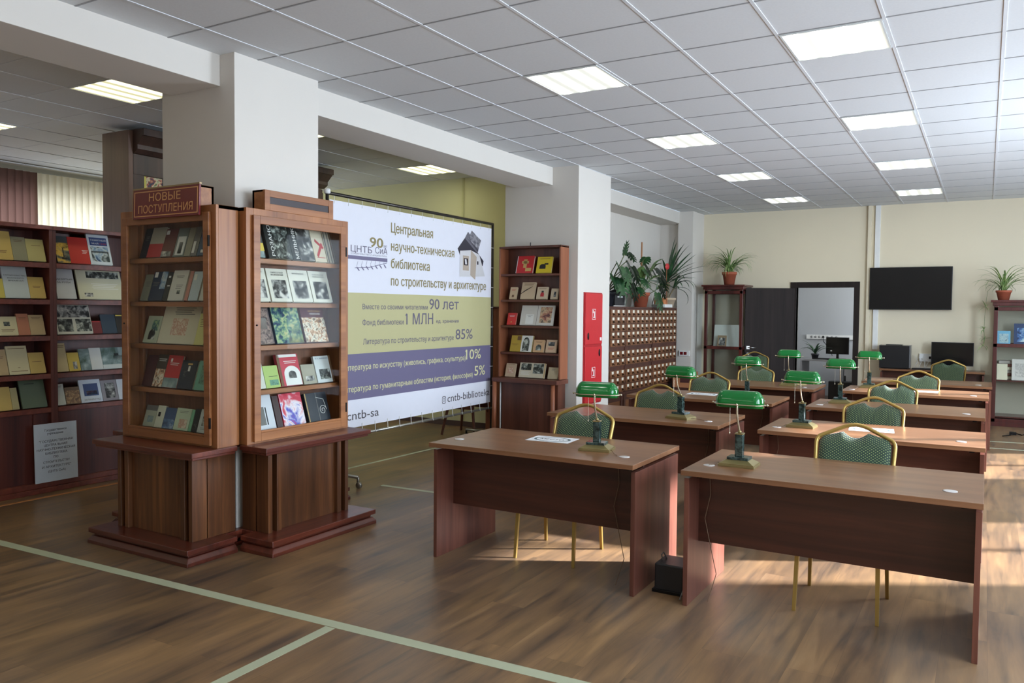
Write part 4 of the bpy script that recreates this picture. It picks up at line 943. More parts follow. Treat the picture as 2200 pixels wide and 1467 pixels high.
# ---------------------------------------------------------------- plants
M_terra = flat('terracotta', (164, 84, 58), .7); M_soil = flat('potting soil', (50, 38, 30), .9)
def leafm(name, c1, c2, r=.4): return pic(name, [c1, c2], 9, r)
M_sp = leafm('spider plant leaf', (84, 122, 60), (160, 182, 116)); M_mo = leafm('monstera leaf', (28, 58, 36), (52, 92, 50), .35); M_mol = leafm('pale green leaf', (84, 124, 62), (128, 156, 92)); M_dr = leafm('dracaena leaf', (34, 66, 42), (66, 100, 62)); M_stem = flat('plant stem', (96, 108, 66), .6)
def blade(m, p0, az, L_, w_, rise, droop, n=9, roll=0):
    """strap leaf: leaves p0 with slope rise and bends down by gravity"""
    v = []; d = Vector((math.cos(az), math.sin(az), 0)); sd_ = Vector((-math.sin(az), math.cos(az), 0))
    p = Vector(p0); a = rise
    for i in range(n+1):
        u = i/n; ww = w_*(math.sin(PI*min(1, .18+u*.82)))**.7 if i < n else .0005
        side = sd_*math.cos(roll*u)+Vector((0, 0, 1))*math.sin(roll*u)
        v += [tuple(p-side*ww/2), tuple(p+Vector((0, 0, -ww*.18))), tuple(p+side*ww/2)]
        p = p+(d*math.cos(a)+Vector((0, 0, 1))*math.sin(a))*(L_/n); a -= droop/n*(.5+u)
    fs = []
    for i in range(n):
        q = i*3; fs += [(q, q+1, q+4, q+3), (q+1, q+2, q+5, q+4)]
    m.add(v, fs, 0, True)
def pot(parent, r, h, c=(0, 0, 0), mat=None):
    MB().lathe([(r*.68, 0), (r*.92, h*.78), (r, h*.78), (r*1.03, h), (r*.93, h), (r*.88, h*.86)], 24, c).build('pot', mat or M_terra, parent)
    MB().lathe([(.001, h*.86), (r*.88, h*.87)], 20, c).build('soil', M_soil, parent)
def spider(loc, label, seed, n, L0_, r=.11, h=.15, trail=None):
    rnd = random.Random(seed); t = thing('spider_plant', label, 'plant', loc, 0, 'spider plants in terracotta pots'); pot(t, r, h)
    m = MB()
    for k in range(n):
        az = rnd.uniform(0, 2*PI); q_ = .55 if math.sin(az) > .3 else 1; blade(m, (rnd.uniform(-.02, .02), rnd.uniform(-.02, .02), h*.85), az, q_*L0_*rnd.uniform(.6, 1.15), rnd.uniform(.013, .020), R(rnd.uniform(50, 86)), R(rnd.uniform(90, 190)), 10)
    m.build('foliage', M_sp, t)
    if trail:
        s = MB(); f2 = MB(); pts = [(0, 0, h)]+trail; s.tube(pts, .003, 5)
        for c0 in trail[2:]:
            for k in range(9): blade(f2, c0, rnd.uniform(0, 2*PI), rnd.uniform(.08, .17), .010, R(rnd.uniform(-20, 60)), R(rnd.uniform(60, 140)), 6)
        s.build('runner', M_stem, t); f2.build('plantlets', M_sp, t)
    return t
spider((-3.80, 9.06, 2.05), 'spider plant in a terracotta pot on top of the left glass vitrine', 5, 120, .60, .12, .22)
spider((.16, 9.0, 1.80), 'spider plant with hanging plantlets in a terracotta pot on the right glass vitrine', 11, 60, .56, .10, .14, trail=[(-.10, -.16, .25), (-.2, -.19, .12), (-.22, -.20, -.1), (-.23, -.2, -.42), (-.22, -.2, -.56), (-.235, -.2, -.66)])
def monstera_leaf(m, base, az, tilt, L_, W_, cuts=5):
    """heart outline with slits, drawn as one fan of lobes"""
    d = Vector((math.cos(az)*math.cos(tilt), math.sin(az)*math.cos(tilt), math.sin(tilt))); sd_ = Vector((-math.sin(az), math.cos(az), 0)); up_ = d.cross(sd_)
    P = lambda u, v_: tuple(Vector(base)+d*(u*L_)+sd_*(v_*W_)+up_*(-.10*L_*u*u-.16*W_*v_*v_))
    n = cuts
    for s_ in (1, -1):
        for k in range(n):
            a0, a1 = k/n, (k+.78)/n
            mid = (a0+a1)/2; wd_ = .5*math.sin(PI*min(1, .22+mid*.74))**.8
            q0, q1 = a0*.92, a1*.92
            back = .10*(1-mid)
            sl = .16+.10*mid
            m.add([P(q0, 0), P(q1+.02, 0), P(q1+.07-back, s_*wd_*.45), P(q1+sl*.75-back, s_*wd_*.82), P(mid*.92+sl-back, s_*wd_*1.0), P(q0+sl*.9-back*1.5, s_*wd_*.96), P(q0+sl*.45-back*1.5, s_*wd_*.72), P(q0+.01-back, s_*wd_*.38)], [tuple(range(8)) if s_ > 0 else tuple(range(7, -1, -1))], 0, True)
        m.add([P(0, 0), P(.95, 0), P(.9, s_*.10), P(.4, s_*.17), P(.05, s_*.14)], [(0, 1, 2, 3, 4) if s_ > 0 else (4, 3, 2, 1, 0)], 0)
op_ = thing('potted_plant', 'dark leafy plant on the office desk behind the doorway', 'plant', (-2.72, 10.92, .75)); pot(op_, .07, .10, mat=flat('dark pot', (40, 40, 46), .5))
f = MB(); rnd = random.Random(2)
for k in range(14): blade(f, (0, 0, .09), rnd.uniform(0, 2*PI), rnd.uniform(.22, .38), .035, R(rnd.uniform(40, 85)), R(rnd.uniform(60, 150)), 8)
f.build('foliage', M_dr, op_)
ZC = 1.66
mo = thing('monstera_plant', 'monstera with slit leaves in a terracotta pot on the card catalogue', 'plant', (-4.74, 7.42, ZC), 0)
pot(mo, .14, .23)
MB().tube([(0, 0, .2), (0, .02, 1.02)], .012, 8).build('support_stick', flat('wooden stick', (170, 116, 74), .6), mo)
st = MB(); lf = MB(); lp_ = MB(); rnd = random.Random(4)
for (p, az, tl, l_) in (((.14, -.30, .62), .2, -.9, .24), ((.12, -.12, .66), .8, -1.0, .24), ((.16, -.38, .44), -.3, -.7, .22), ((.22, .16, .22), .1, -1.25, .30), ((.14, .30, .62), 1.0, -.8, .26), ((.1, -.05, .78), 2.2, -.6, .20), ((.18, .40, .48), .7, -1.0, .26), ((.16, .10, .58), .3, -1.0, .22), ((.12, -.46, .30), -.8, -.6, .22), ((.2, .34, .34), .9, -1.1, .24)):
    st.tube([(0, 0, .2), (p[0]*.4, p[1]*.4, p[2]*.75+.15), p], .006, 6); monstera_leaf(lf, p, az+rnd.uniform(-.3, .3), tl, l_, l_*.95)
for (p, az, tl, l_) in (((.06, -.16, .40), -1.0, .9, .34), ((.08, -.30, .44), -.9, 1.1, .30), ((.05, .20, .52), .9, 1.1, .34), ((.05, .30, .58), .8, 1.2, .32), ((.1, .05, .40), .2, .9, .24), ((.12, .42, .30), 1.2, .6, .34)):
    st.tube([(0, 0, .2), (p[0]*.5, p[1]*.5, p[2]*.7), p], .006, 6); blade(lp_, p, az, l_, .12, tl, 1.4, 8)
st.build('stems', M_stem, mo); lf.build('slit_leaves', M_mo, mo); lp_.build('young_leaves', M_mol, mo)
mo2 = thing('monstera_plant', 'second monstera with large dark leaves in a dark pot beside the column', 'plant', (-4.72, 6.05, ZC), 0)
pot(mo2, .15, .22, mat=flat('dark pot', (40, 40, 46), .5)); st = MB(); lf = MB()
for (p, az, tl) in (((.2, -.1, .62), .3, -1.1), ((.24, .08, .55), -.2, -1.2), ((.2, .26, .66), .5, -1.0), ((.24, .36, .42), .4, -1.2), ((.2, .0, .40), -.6, -1.1), ((.22, .42, .58), .9, -1.1), ((.2, .46, .34), .9, -1.2), ((.2, .2, .40), .2, -1.1), ((.16, -.2, .45), .2, -1.1)):
    st.tube([(0, 0, .2), (p[0]*.5, p[1]*.5, p[2]*.8), p], .007, 6); monstera_leaf(lf, p, az, tl, .28, .27)
st.tube([(0, 0, .2), (.1, .25, .62), (.1, .42, .78), (.1, .52, .82)], .007, 6); monstera_leaf(lf, (.1, .40, .76), 1.4, 1.3, .22, .10); monstera_leaf(lf, (.1, .54, .80), 1.4, -.5, .24, .14)
st.build('stems', M_stem, mo2); lf.build('slit_leaves', M_mo, mo2)
MB().box(.10, .14, -.02, .34, .02, .24).build('tin_box', M_bez, mo2); MB().lathe([(.02, 0), (.02, .02)], 12, (0, 0, 0)).build('white_knob', M_white, mo2, loc=(.145, .08, .13)); MB().lathe([(.02, 0), (.02, .02)], 12).build('white_knob', M_white, mo2, loc=(.145, .2, .13))
dr_ = thing('dracaena', 'spiky dracaena with long strap leaves at the far end of the card catalogue', 'plant', (-4.60, 8.25, ZC), 0)
pot(dr_, .14, .16, mat=flat('beige pot', (196, 176, 150), .6)); MB().tube([(0, 0, .1), (.0, .02, .42)], .03, 10).tube([(0, 0, .12), (.06, .14, .32)], .014, 8).build('trunk', flat('bark', (120, 106, 82), .8), dr_)
f = MB(); rnd = random.Random(9)
for k in range(30):
    az = rnd.uniform(0, 2*PI); q_ = .5 if math.cos(az) < -.2 else 1; blade(f, (0, .02, .40+rnd.uniform(0, .08)), az, q_*rnd.uniform(.52, .80), rnd.uniform(.036, .048), R(rnd.choice([rnd.uniform(5, 40), rnd.uniform(45, 85), rnd.uniform(60, 88)])), R(rnd.uniform(5, 40)), 8)
for k in range(12): blade(f, (.06, .14, .32), rnd.uniform(-1.2, 2.6), rnd.uniform(.35, .60), .036, R(rnd.uniform(0, 60)), R(rnd.uniform(70, 170)), 9)
f.build('foliage', M_dr, dr_)
wbx = MB().box(-4.66, -4.44, 7.70, 8.05, ZC, ZC+.05).build('white_box', M_white, bevel=.003); tag(wbx, 'flat white box on the card catalogue between the plants', 'box')
bb = MB().box(-4.66, -4.50, 7.80, 7.98, ZC+.05, ZC+.15).build('kraft_box', flat('kraft orange', (190, 120, 76), .6)); tag(bb, 'small orange brown box standing on the flat white box', 'box')
rt2 = thing('round_sign', 'small red disc on a stick among the plants on the catalogue', 'sign', (-4.5, 7.92, ZC))
MB().tube([(0, .0, 0), (0, 0, .66)], .006, 6).build('stick', M_side, rt2)
MB().tube([(.006, -.003, .66), (.014, -.006, .66)], .05, 24).build('disc', flat('red disc', (206, 60, 60), .5), rt2)
wr_ = thing('plant_rail', 'green wire rail holding up the monstera stems on the catalogue', 'plant support', (-4.56, 6.6, ZC)); MB().tube([(0, 0, .42), (0, 1.1, .42)], .006, 6).tube([(0, 0, .42), (-.1, 0, .02)], .006, 6).tube([(0, 1.1, .42), (-.1, 1.1, .02)], .006, 6).build('wire', flat('green wire', (110, 130, 110), .5), wr_)

# ---------------------------------------------------------------- books
M_page = flat('book pages', (216, 206, 180), .7)
IN = {'k': flat('print ink black', (34, 32, 34), .5), 'w': flat('print ink white', (226, 226, 220), .5), 'r': flat('print ink red', (176, 40, 44), .5), 'g': flat('print ink grey', (110, 108, 104), .5), 'o': flat('print ink gold', (196, 160, 96), .5), 'b': flat('print ink blue', (52, 72, 120), .5), 'y': flat('print ink yellow', (214, 188, 84), .5), 'n': flat('print ink brown', (110, 78, 52), .5)}
PC = {'bw': P_bw, 'bwd': pic('dark photo print', [(16, 18, 18), (44, 48, 46), (110, 116, 110), (190, 194, 184)], 22), 'sky': pic('sky and field print', [(70, 92, 80), (120, 140, 140), (170, 184, 184)], 7), 'city': pic('city print', [(40, 60, 90), (120, 150, 180), (190, 200, 200), (60, 70, 70)], 12),
      'sun': pic('sunset print', [(40, 50, 60), (110, 110, 96), (214, 176, 80), (50, 40, 30)], 5, stretch=(1, 1, 2)), 'brn': pic('brown ornament', [(92, 64, 38), (140, 104, 66), (190, 158, 104)], 30), 'tree': pic('autumn tree print', [(70, 52, 40), (196, 150, 110), (230, 224, 206), (120, 96, 70)], 30),
      'pnt': pic('green blue painting', [(30, 50, 90), (70, 110, 110), (140, 170, 130), (190, 190, 140)], 28), 'door': pic('stone doorway print', [(60, 50, 52), (120, 104, 100), (160, 140, 130), (84, 70, 72)], 26), 'rb': pic('red blue poster', [(196, 44, 66), (214, 70, 90), (240, 230, 236), (84, 90, 190), (206, 50, 70)], 7), 'rus': pic('reddish sketch', [(216, 200, 176), (190, 140, 116), (220, 206, 184)], 34),
      'mtn': pic('mountain print', [(40, 60, 90), (90, 120, 160), (190, 200, 210)], 12), 'grn': pic('green ornament', [(70, 110, 90), (110, 160, 132), (60, 92, 80)], 40), 'mil': pic('reddish painting', [(90, 50, 44), (170, 110, 84), (206, 180, 140), (60, 50, 50)], 16)}
LEAN = R(17)
def book(face, front, z, s0, s1, h, col, decor, label, group, t=.018, dy=0.0):
    wd_ = s1-s0-.002; lift = t*math.sin(LEAN)+.0015
    cm = flat('cover %d %d %d' % col, col, .42, var=.04)
    if face == 'x': loc = (front-dy, s0+.001, z+lift); rz = R(90)
    else: loc = (s0+.001, front+dy, z+lift); rz = 0
    b = MB(); b.box(0, wd_, 0, .0018, 0, h, 0); b.box(0, wd_, t-.0018, t, 0, h, 0); b.box(0, .002, .0018, t-.0018, 0, h, 0); b.box(.002, wd_-.003, .0018, t-.0018, .003, h-.003, 1)
    o = b.build('book', [cm, M_page], loc=loc); o.rotation_euler = (-LEAN, 0, rz); tag(o, label, 'book', group)
    for d in decor:
        if d[0] == 'p':
            _, u0, v0, u1, v1, mt = d; mt = PC.get(mt) or IN[mt]
            MB().box(u0*wd_, u1*wd_, -.0006, 0, v0*h, v1*h).build('cover_picture', mt, o)
        elif d[0] == 't':
            _, s, u0, u1, v0, cp, mt = d; letters(s, 'title', IN[mt], o, u0*wd_, u1*wd_, v0*h, cp*h, -.0011, .006)
        elif d[0] == 'v':       # title running upward
            _, s, u, v0, v1, cp, mt = d
            m_ = letters(s, 'title', IN[mt], o, 0, (v1-v0)*h, 0, cp*wd_, -.0011, .012, rot=R(90))
            for v_ in m_.data.vertices: v_.co.x += u*wd_; v_.co.z += v0*h
        elif d[0] == 'l':       # thin text lines
            _, u0, u1, v0, n, mt = d; q = MB()
            for k in range(n): q.box((u0+.03*(k % 2))*wd_, (u1-.05*((k*7) % 3))*wd_, -.0006, 0, (v0-k*.055)*h, (v0-k*.055+.018)*h)
            q.build('text_lines', IN[mt], o)
        elif d[0] == 'a':       # arch
            _, u0, u1, v0, v1, mt = d; cx = (u0+u1)/2*wd_; rw = (u1-u0)/2*wd_; hh = (v1-v0)*h; pts = [(cx-rw, v0*h), (cx+rw, v0*h)]+[(cx+rw*math.cos(a*PI/12), v0*h+hh*.55+hh*.45*math.sin(a*PI/12)) for a in range(13)]
            MB().add([(p[0], d_y, p[1]) for p in pts for d_y in (-.0009,)], [tuple(range(len(pts)))]).build('cover_picture', PC.get(mt) or IN[mt], o)
        elif d[0] == 's':       # curl
            _, u, v, r0, mt = d; pts = []
            for k in range(40): a = k/39*3.4*PI; rr = r0*wd_*(1-k/46); pts.append((u*wd_+rr*math.cos(a), -.0012, v*h+rr*math.sin(a)))
            MB().tube(pts, .0022, 5).tube([pts[0], (u*wd_+r0*wd_*.6, -.0012, v*h+.08), (u*wd_-.05, -.0012, v*h+.10)], .0022, 5).build('cover_ornament', IN[mt], o)
    return o
Mu, Cr, Bg, Wh = (196, 168, 96), (206, 196, 158), (184, 160, 120), (216, 218, 216)
GR = 'books on the long rack at the left'
def row(face, front, z, grp, items):
    for i, it in enumerate(items):
        s0, s1, h, col, dec, lb = it[:6]; book(face, front, z, s0, s1, h, col, dec, lb, grp, it[6] if len(it) > 6 else .016, it[7] if len(it) > 7 else 0)
BX = -6.985
row('x', BX, 1.972, GR, [(-1.015, -.87, .246, Mu, [('l', .2, .7, .3, 2, 'n')], 'mustard book, top shelf of the left rack section, at the photo edge'), (-.87, -.753, .205, (140, 136, 112), [('l', .2, .8, .85, 2, 'n')], 'grey green booklet, top shelf of the left rack section'), (-.753, -.602, .196, (182, 172, 116), [('l', .3, .8, .7, 1, 'n')], 'pale yellow booklet, top shelf of the left rack section, next to the divider'),
  (-.506, -.387, .245, (70, 78, 84), [('p', .0, .0, 1, .75, 'sun'), ('p', .35, .12, .75, .2, 'k'), ('p', .5, .2, .6, .55, 'k')], 'book with a monument at sunset, top shelf right of the rack divider'), (-.387, -.203, .245, (186, 48, 40), [('l', .65, .95, .5, 3, 'w')], 'plain red book on the top shelf of the rack'), (-.203, .007, .293, (206, 214, 220), [('p', .1, .62, .9, .88, 'b'), ('t', 'ПАМЯТНЫЙ', .16, .86, .77, .05, 'w'), ('t', 'МАЙ', .2, .5, .66, .05, 'w'), ('t', '1945', .55, .85, .66, .05, 'r'), ('p', .1, .1, .9, .58, 'city'), ('p', .1, .38, .9, .44, 'k')], 'white framed booklet with blue banner and photos, top shelf of the rack')])
row('x', BX, 1.659, GR, [(-1.005, -.94, .164, (200, 184, 90), [], 'thin yellow booklet, second shelf, at the photo edge'), (-.94, -.739, .288, (192, 200, 200), [('t', 'СТРОИТЕЛЬСТВО', .05, .95, .66, .035, 'k'), ('t', 'ВОЕННОГО', .2, .85, .58, .035, 'k'), ('t', 'ВРЕМЕНИ', .22, .82, .5, .035, 'k')], 'white booklet with a three line title, second shelf of the left rack section'), (-.739, -.606, .188, Mu, [('l', .25, .75, .55, 2, 'n')], 'mustard booklet, second shelf, next to the divider'),
  (-.510, -.336, .284, (196, 198, 202), [('t', 'ДЕВЯТЫЙ', .1, .92, .6, .05, 'k'), ('t', 'ЗА РУПИ', .1, .8, .5, .05, 'k')], 'white booklet with large dark title, second shelf right of the divider'), (-.311, .119, .283, (206, 204, 178), [('p', .22, .70, .95, .92, 'bwd'), ('p', .12, .08, .30, .2, 'bw'), ('l', .3, .9, .5, 4, 'w')], 'wide open newspaper spread with a photo strip, second shelf')])
row('x', BX, 1.349, GR, [(-1.003, -.838, .161, Cr, [('p', .35, .5, .65, .72, 'bwd'), ('l', .2, .85, .3, 3, 'n')], 'cream booklet with a small emblem, third shelf, at the photo edge'), (-.838, -.74, .185, (178, 116, 88), [('l', .2, .8, .8, 2, 'n')], 'pinkish brown booklet, third shelf of the left rack section'), (-.74, -.615, .176, Bg, [('l', .2, .8, .85, 2, 'n')], 'beige booklet, third shelf, next to the divider'),
  (-.514, -.189, .275, (210, 210, 196), [('p', .02, .55, .98, .95, 'bw'), ('p', .04, .08, .46, .5, 'bwd'), ('p', .55, .08, .98, .5, 'bwd')], 'open book with large black and white war photos, third shelf'), (-.189, -.1, .118, (110, 34, 34), [('p', .05, .9, .9, .97, 'r')], 'small dark red book, third shelf of the rack'), (-.1, .046, .179, (46, 62, 78), [], 'dark blue book, third shelf of the rack'), (.046, .125, .184, (34, 30, 28), [('p', .1, .88, .9, .95, 'y')], 'black book with a gold stripe, third shelf beside the display case')])
row('x', BX, 1.022, GR, [(-1.037, -.921, .218, Bg, [('l', .3, .8, .7, 2, 'n')], 'beige booklet, fourth shelf, at the photo edge'), (-.917, -.748, .244, Cr, [('l', .1, .9, .9, 1, 'n'), ('l', .45, .55, .22, 1, 'n'), ('l', .1, .9, .1, 1, 'n')], 'cream booklet with thin borders, fourth shelf of the left rack section'), (-.746, -.615, .181, Mu, [('l', .2, .8, .55, 1, 'n')], 'tan booklet, fourth shelf, next to the divider'),
  (-.519, -.416, .256, (196, 178, 134), [('l', .1, .9, .9, 2, 'n')], 'tall beige booklet, fourth shelf right of the divider'), (-.414, -.308, .167, (206, 180, 80), [('p', .4, .1, .75, .5, 'bw')], 'small yellow book with a seated figure, fourth shelf'), (-.306, -.206, .197, (150, 160, 160), [('p', 0, 0, 1, 1, 'sky')], 'grey blue landscape booklet, fourth shelf of the rack'), (-.206, -.095, .202, (206, 208, 204), [], 'blank left page of the open book on the fourth shelf'), (-.095, .131, .2, (200, 206, 202), [('p', 0, .2, 1, 1, 'sky'), ('p', .50, .40, .95, .62, 'k'), ('p', .55, .6, .75, .72, 'k')], 'open book page with a tank silhouette, fourth shelf beside the display case')])
row('x', BX, .730, GR, [(-1.034, -.896, .197, Mu, [], 'mustard book, lowest shelf, at the photo edge'), (-.896, -.84, .185, (176, 164, 118), [], 'narrow beige booklet, lowest shelf of the left rack section'), (-.817, -.608, .258, (92, 106, 84), [('l', .2, .6, .8, 1, 'k')], 'large dull green book, lowest shelf, next to the divider'),
  (-.523, -.445, .187, (196, 200, 190), [('l', .1, .8, .9, 2, 'g')], 'pale booklet, lowest shelf right of the divider'), (-.443, -.308, .152, (110, 84, 54), [('p', .03, .03, .97, .8, 'brn')], 'brown book with swirling ornament, lowest shelf'), (-.306, -.103, .208, (204, 212, 222), [('p', .18, .28, .86, .82, 'b'), ('p', .3, .32, .8, .5, 'mil'), ('t', 'КАЛИНИНГРАД', .15, .9, .08, .07, 'g')], 'white book with a blue aeroplane picture, lowest shelf'), (-.101, .053, .191, (140, 134, 140), [('p', .22, .12, .85, .85, 'bw')], 'grey book with a castle photo, lowest shelf of the rack'), (.055, .137, .191, (204, 208, 214), [], 'white booklet, lowest shelf beside the display case')])
GA = 'books in the left display case'
def rowA(z, it): row('y', -1.012, z, GA, it)
rowA(1.932, [(-5.125, -5.048, .217, (24, 28, 38), [('l', .3, .8, .7, 3, 'g')], 'very dark blue book, top shelf of the left display case'), (-5.048, -4.897, .219, (168, 160, 142), [('p', 0, 0, 1, .45, 'r')], 'book half cream half red, top shelf of the left display case'), (-4.897, -4.77, .202, (104, 52, 46), [('p', 0, .02, .8, .2, 'bw'), ('p', .05, .8, .3, .95, 'w')], 'maroon book with a photo strip, top shelf of the left display case'), (-4.768, -4.657, .203, (120, 126, 120), [('p', .15, .05, .9, .7, 'w'), ('p', .35, .1, .7, .5, 'bwd')], 'grey book with a tower photo, top shelf of the left display case'), (-4.655, -4.591, .202, (150, 146, 126), [], 'plain grey beige book beside the tower book, top shelf of the left display case'), (-4.589, -4.526, .206, (112, 108, 104), [('p', .1, .1, .5, .5, 'w')], 'grey brown book, top shelf of the left display case'), (-4.524, -4.424, .208, (54, 76, 106), [('p', .3, .1, .9, .2, 'w'), ('p', .4, .7, .9, .85, 'w')], 'blue book at the right end of the top shelf in the left display case')])
rowA(1.637, [(-5.124, -5.042, .19, (132, 134, 116), [('l', .3, .9, .7, 4, 'g')], 'grey paper book, second shelf of the left display case'), (-5.037, -4.886, .209, (34, 48, 74), [('p', .08, .8, .3, .98, 'w'), ('p', .6, .4, 1, 1, 'city'), ('l', .1, .55, .62, 3, 'g')], 'navy book with white label, second shelf of the left display case'), (-4.886, -4.832, .203, (16, 18, 24), [('p', .3, .8, .7, .87, 'w'), ('p', .4, .5, .9, .54, 'w')], 'narrow black book, second shelf of the left display case'), (-4.827, -4.67, .215, (206, 204, 194), [('l', .25, .75, .8, 2, 'g'), ('l', .35, .8, .5, 3, 'g'), ('p', .5, .22, .7, .34, 'bwd')], 'white brochure with a small dark emblem, second shelf of the left display case'), (-4.655, -4.62, .209, (186, 126, 112), [], 'thin reddish brochure, second shelf of the left display case'), (-4.615, -4.52, .204, (186, 200, 206), [('p', .1, .7, .4, .9, 'w')], 'pale blue white brochure, second shelf of the left display case'), (-4.504, -4.426, .209, (206, 206, 194), [('p', .0, .78, .7, .96, 'b')], 'white brochure with a blue corner, second shelf of the left display case')])
rowA(1.347, [(-5.098, -4.945, .192, (176, 184, 160), [('p', .4, .45, .85, .85, 'pnt'), ('a', .3, .75, .12, .5, 'bwd')], 'pale book with green picture, third shelf of the left display case'), (-4.94, -4.56, .268, (206, 200, 176), [('p', .30, .22, .72, .66, 'rus'), ('l', .3, .85, .93, 4, 'g')], 'large white book with a faint pink drawing, third shelf of the left display case'), (-4.556, -4.46, .215, (208, 204, 130), [('l', .2, .9, .8, 5, 'n')], 'yellow booklet, third shelf of the left display case', .014, -.004), (-4.457, -4.425, .171, (40, 56, 66), [], 'thin dark blue book, third shelf of the left display case')])
rowA(1.047, [(-5.113, -5.003, .219, (70, 32, 34), [], 'dark maroon book, fourth shelf of the left display case'), (-5.0, -4.896, .227, (60, 50, 42), [('p', 0, 0, 1, .55, 'tree'), ('l', .1, .9, .85, 2, 'w')], 'dark brown book with branch drawing, fourth shelf of the left display case'), (-4.894, -4.739, .225, (186, 34, 38), [('p', 0, 0, 1, .3, 'sky'), ('l', .2, .8, .75, 2, 'w'), ('p', .2, .8, .32, .9, 'w')], 'red book with a grey foot, fourth shelf of the left display case'), (-4.737, -4.578, .196, (22, 26, 44), [('p', .45, .62, .58, .80, 'w'), ('l', .2, .4, .6, 4, 'g'), ('p', .38, .84, .68, .90, 'o')], 'navy book with white label and gold emblem, fourth shelf of the left display case'), (-4.566, -4.423, .199, (112, 168, 146), [('p', .25, .2, .95, .85, 'grn')], 'mint green book, fourth shelf of the left display case')])
rowA(.765, [(-5.107, -4.986, .149, (176, 180, 160), [('p', .0, .75, 1, 1, 'g'), ('p', .3, .2, .8, .5, 'sky')], 'grey green booklet, lowest shelf of the left display case'), (-4.984, -4.90, .153, (206, 206, 186), [('p', .2, .5, .5, .7, 'k')], 'white booklet with a dark spot, lowest shelf of the left display case'), (-4.898, -4.782, .144, (62, 84, 122), [('p', .0, .0, 1, .45, 'mtn')], 'blue booklet with a mountain, lowest shelf of the left display case'), (-4.78, -4.628, .15, (190, 204, 176), [('p', .3, .1, .85, .5, 'rus'), ('l', .2, .8, .85, 2, 'g')], 'pale green booklet with a reddish square, lowest shelf of the left display case'), (-4.626, -4.595, .147, (120, 176, 140), [], 'narrow green booklet, lowest shelf of the left display case'), (-4.593, -4.538, .157, (26, 28, 34), [('p', .3, .1, .8, .35, 'bw')], 'narrow black booklet, lowest shelf of the left display case'), (-4.536, -4.412, .157, (196, 204, 200), [('p', .25, .3, .9, .7, 'bwd'), ('l', .2, .8, .2, 2, 'g')], 'white booklet with a black photo, lowest shelf of the left display case')])
GB = 'books in the display case facing the desks'
def rowB(z, it): row('x', -4.25, z, GB, it)
rowB(1.932, [(-.749, -.669, .232, (70, 76, 76), [('p', .1, .2, 1, .45, 'y'), ('p', .2, 0, .9, .2, 'sky')], 'dark book cut by the door frame, top shelf of the case facing the desks'), (-.640, -.423, .262, (34, 38, 36), [('p', .30, .0, 1, 1, 'bwd'), ('v', 'РОЗАНОВ', .28, .06, 1.05, .13, 'w')], 'left of the two black books with upright white titles', .022), (-.418, -.204, .262, (30, 34, 34), [('p', .34, .0, 1, 1, 'bw'), ('v', 'МЕЛЬНИКОВ', .28, .03, 1.15, .14, 'w')], 'right of the two black books with upright white titles', .022), (-.2, -.08, .256, (206, 194, 170), [('l', .2, .9, .12, 1, 'r')], 'cream book with a red diagonal emblem, top shelf', .018), (-.075, .008, .244, (190, 180, 160), [('p', .1, 0, .25, 1, 'g'), ('p', .5, 0, .62, 1, 'g'), ('p', .8, 0, .95, 1, 'n')], 'striped pages of an open book at the right end of the top shelf')])
em = [o for o in C.objects if o.get('label') == 'cream book with a red diagonal emblem, top shelf'][0]
x_ = MB(); x_.prism([(.025, .05), (.04, .035), (.105, .135), (.09, .15)], 1, -.0012, 0); x_.prism([(.035, .175), (.03, .155), (.10, .10), (.11, .115)], 1, -.0014, 0); x_.build('cover_ornament', IN['r'], em)
for s0, s1, tt, lb in ((-.77, -.627, 'МОРДОВ', 'leftmost of four matching white books with a framed photo, second shelf'), (-.616, -.426, 'НИКОЛАЙ|ВАСИЛЬЕВСКИЙ', 'second of four matching white books, photo of a slanted building'), (-.419, -.226, 'ЭРИХ МЕНДЕЛЬСОН', 'third of four matching white books, photo with bare trees'), (-.219, -.023, 'ОСКАР|НИМЕЙЕР', 'rightmost of four matching white books, photo with a small tower')):
    tl = tt.split('|'); dec = [('p', .16, .10, .86, .66, 'bw')]
    dec += [('t', s, .2, .8, .86-.07*i, .045, 'k') for i, s in enumerate(tl)]
    book('x', -4.25, 1.637, s0, s1, .238, (216, 214, 200), dec, lb, GB, .020)
rowB(1.347, [(-.772, -.592, .262, (104, 92, 92), [('p', .0, 0, .93, .95, 'door'), ('p', .25, .4, .8, .7, 'w')], 'book with a carved stone doorway cover, middle shelf', .024), (-.571, -.317, .262, (60, 80, 110), [('p', .0, .0, 1, 1, 'pnt'), ('p', .45, .0, 1, .22, 'y'), ('p', .60, .25, 1, .6, 'b')], 'book with a green, blue and yellow painted cover, middle shelf', .022), (-.294, -.066, .258, (84, 34, 46), [('p', 0, 0, 1, .72, 'tree'), ('t', 'МОСКВА', .35, .9, .88, .05, 'o'), ('t', 'ПАРКОВ', .4, .85, .80, .05, 'w')], 'book with an autumn tree cover under a dark red band, middle shelf', .02)])
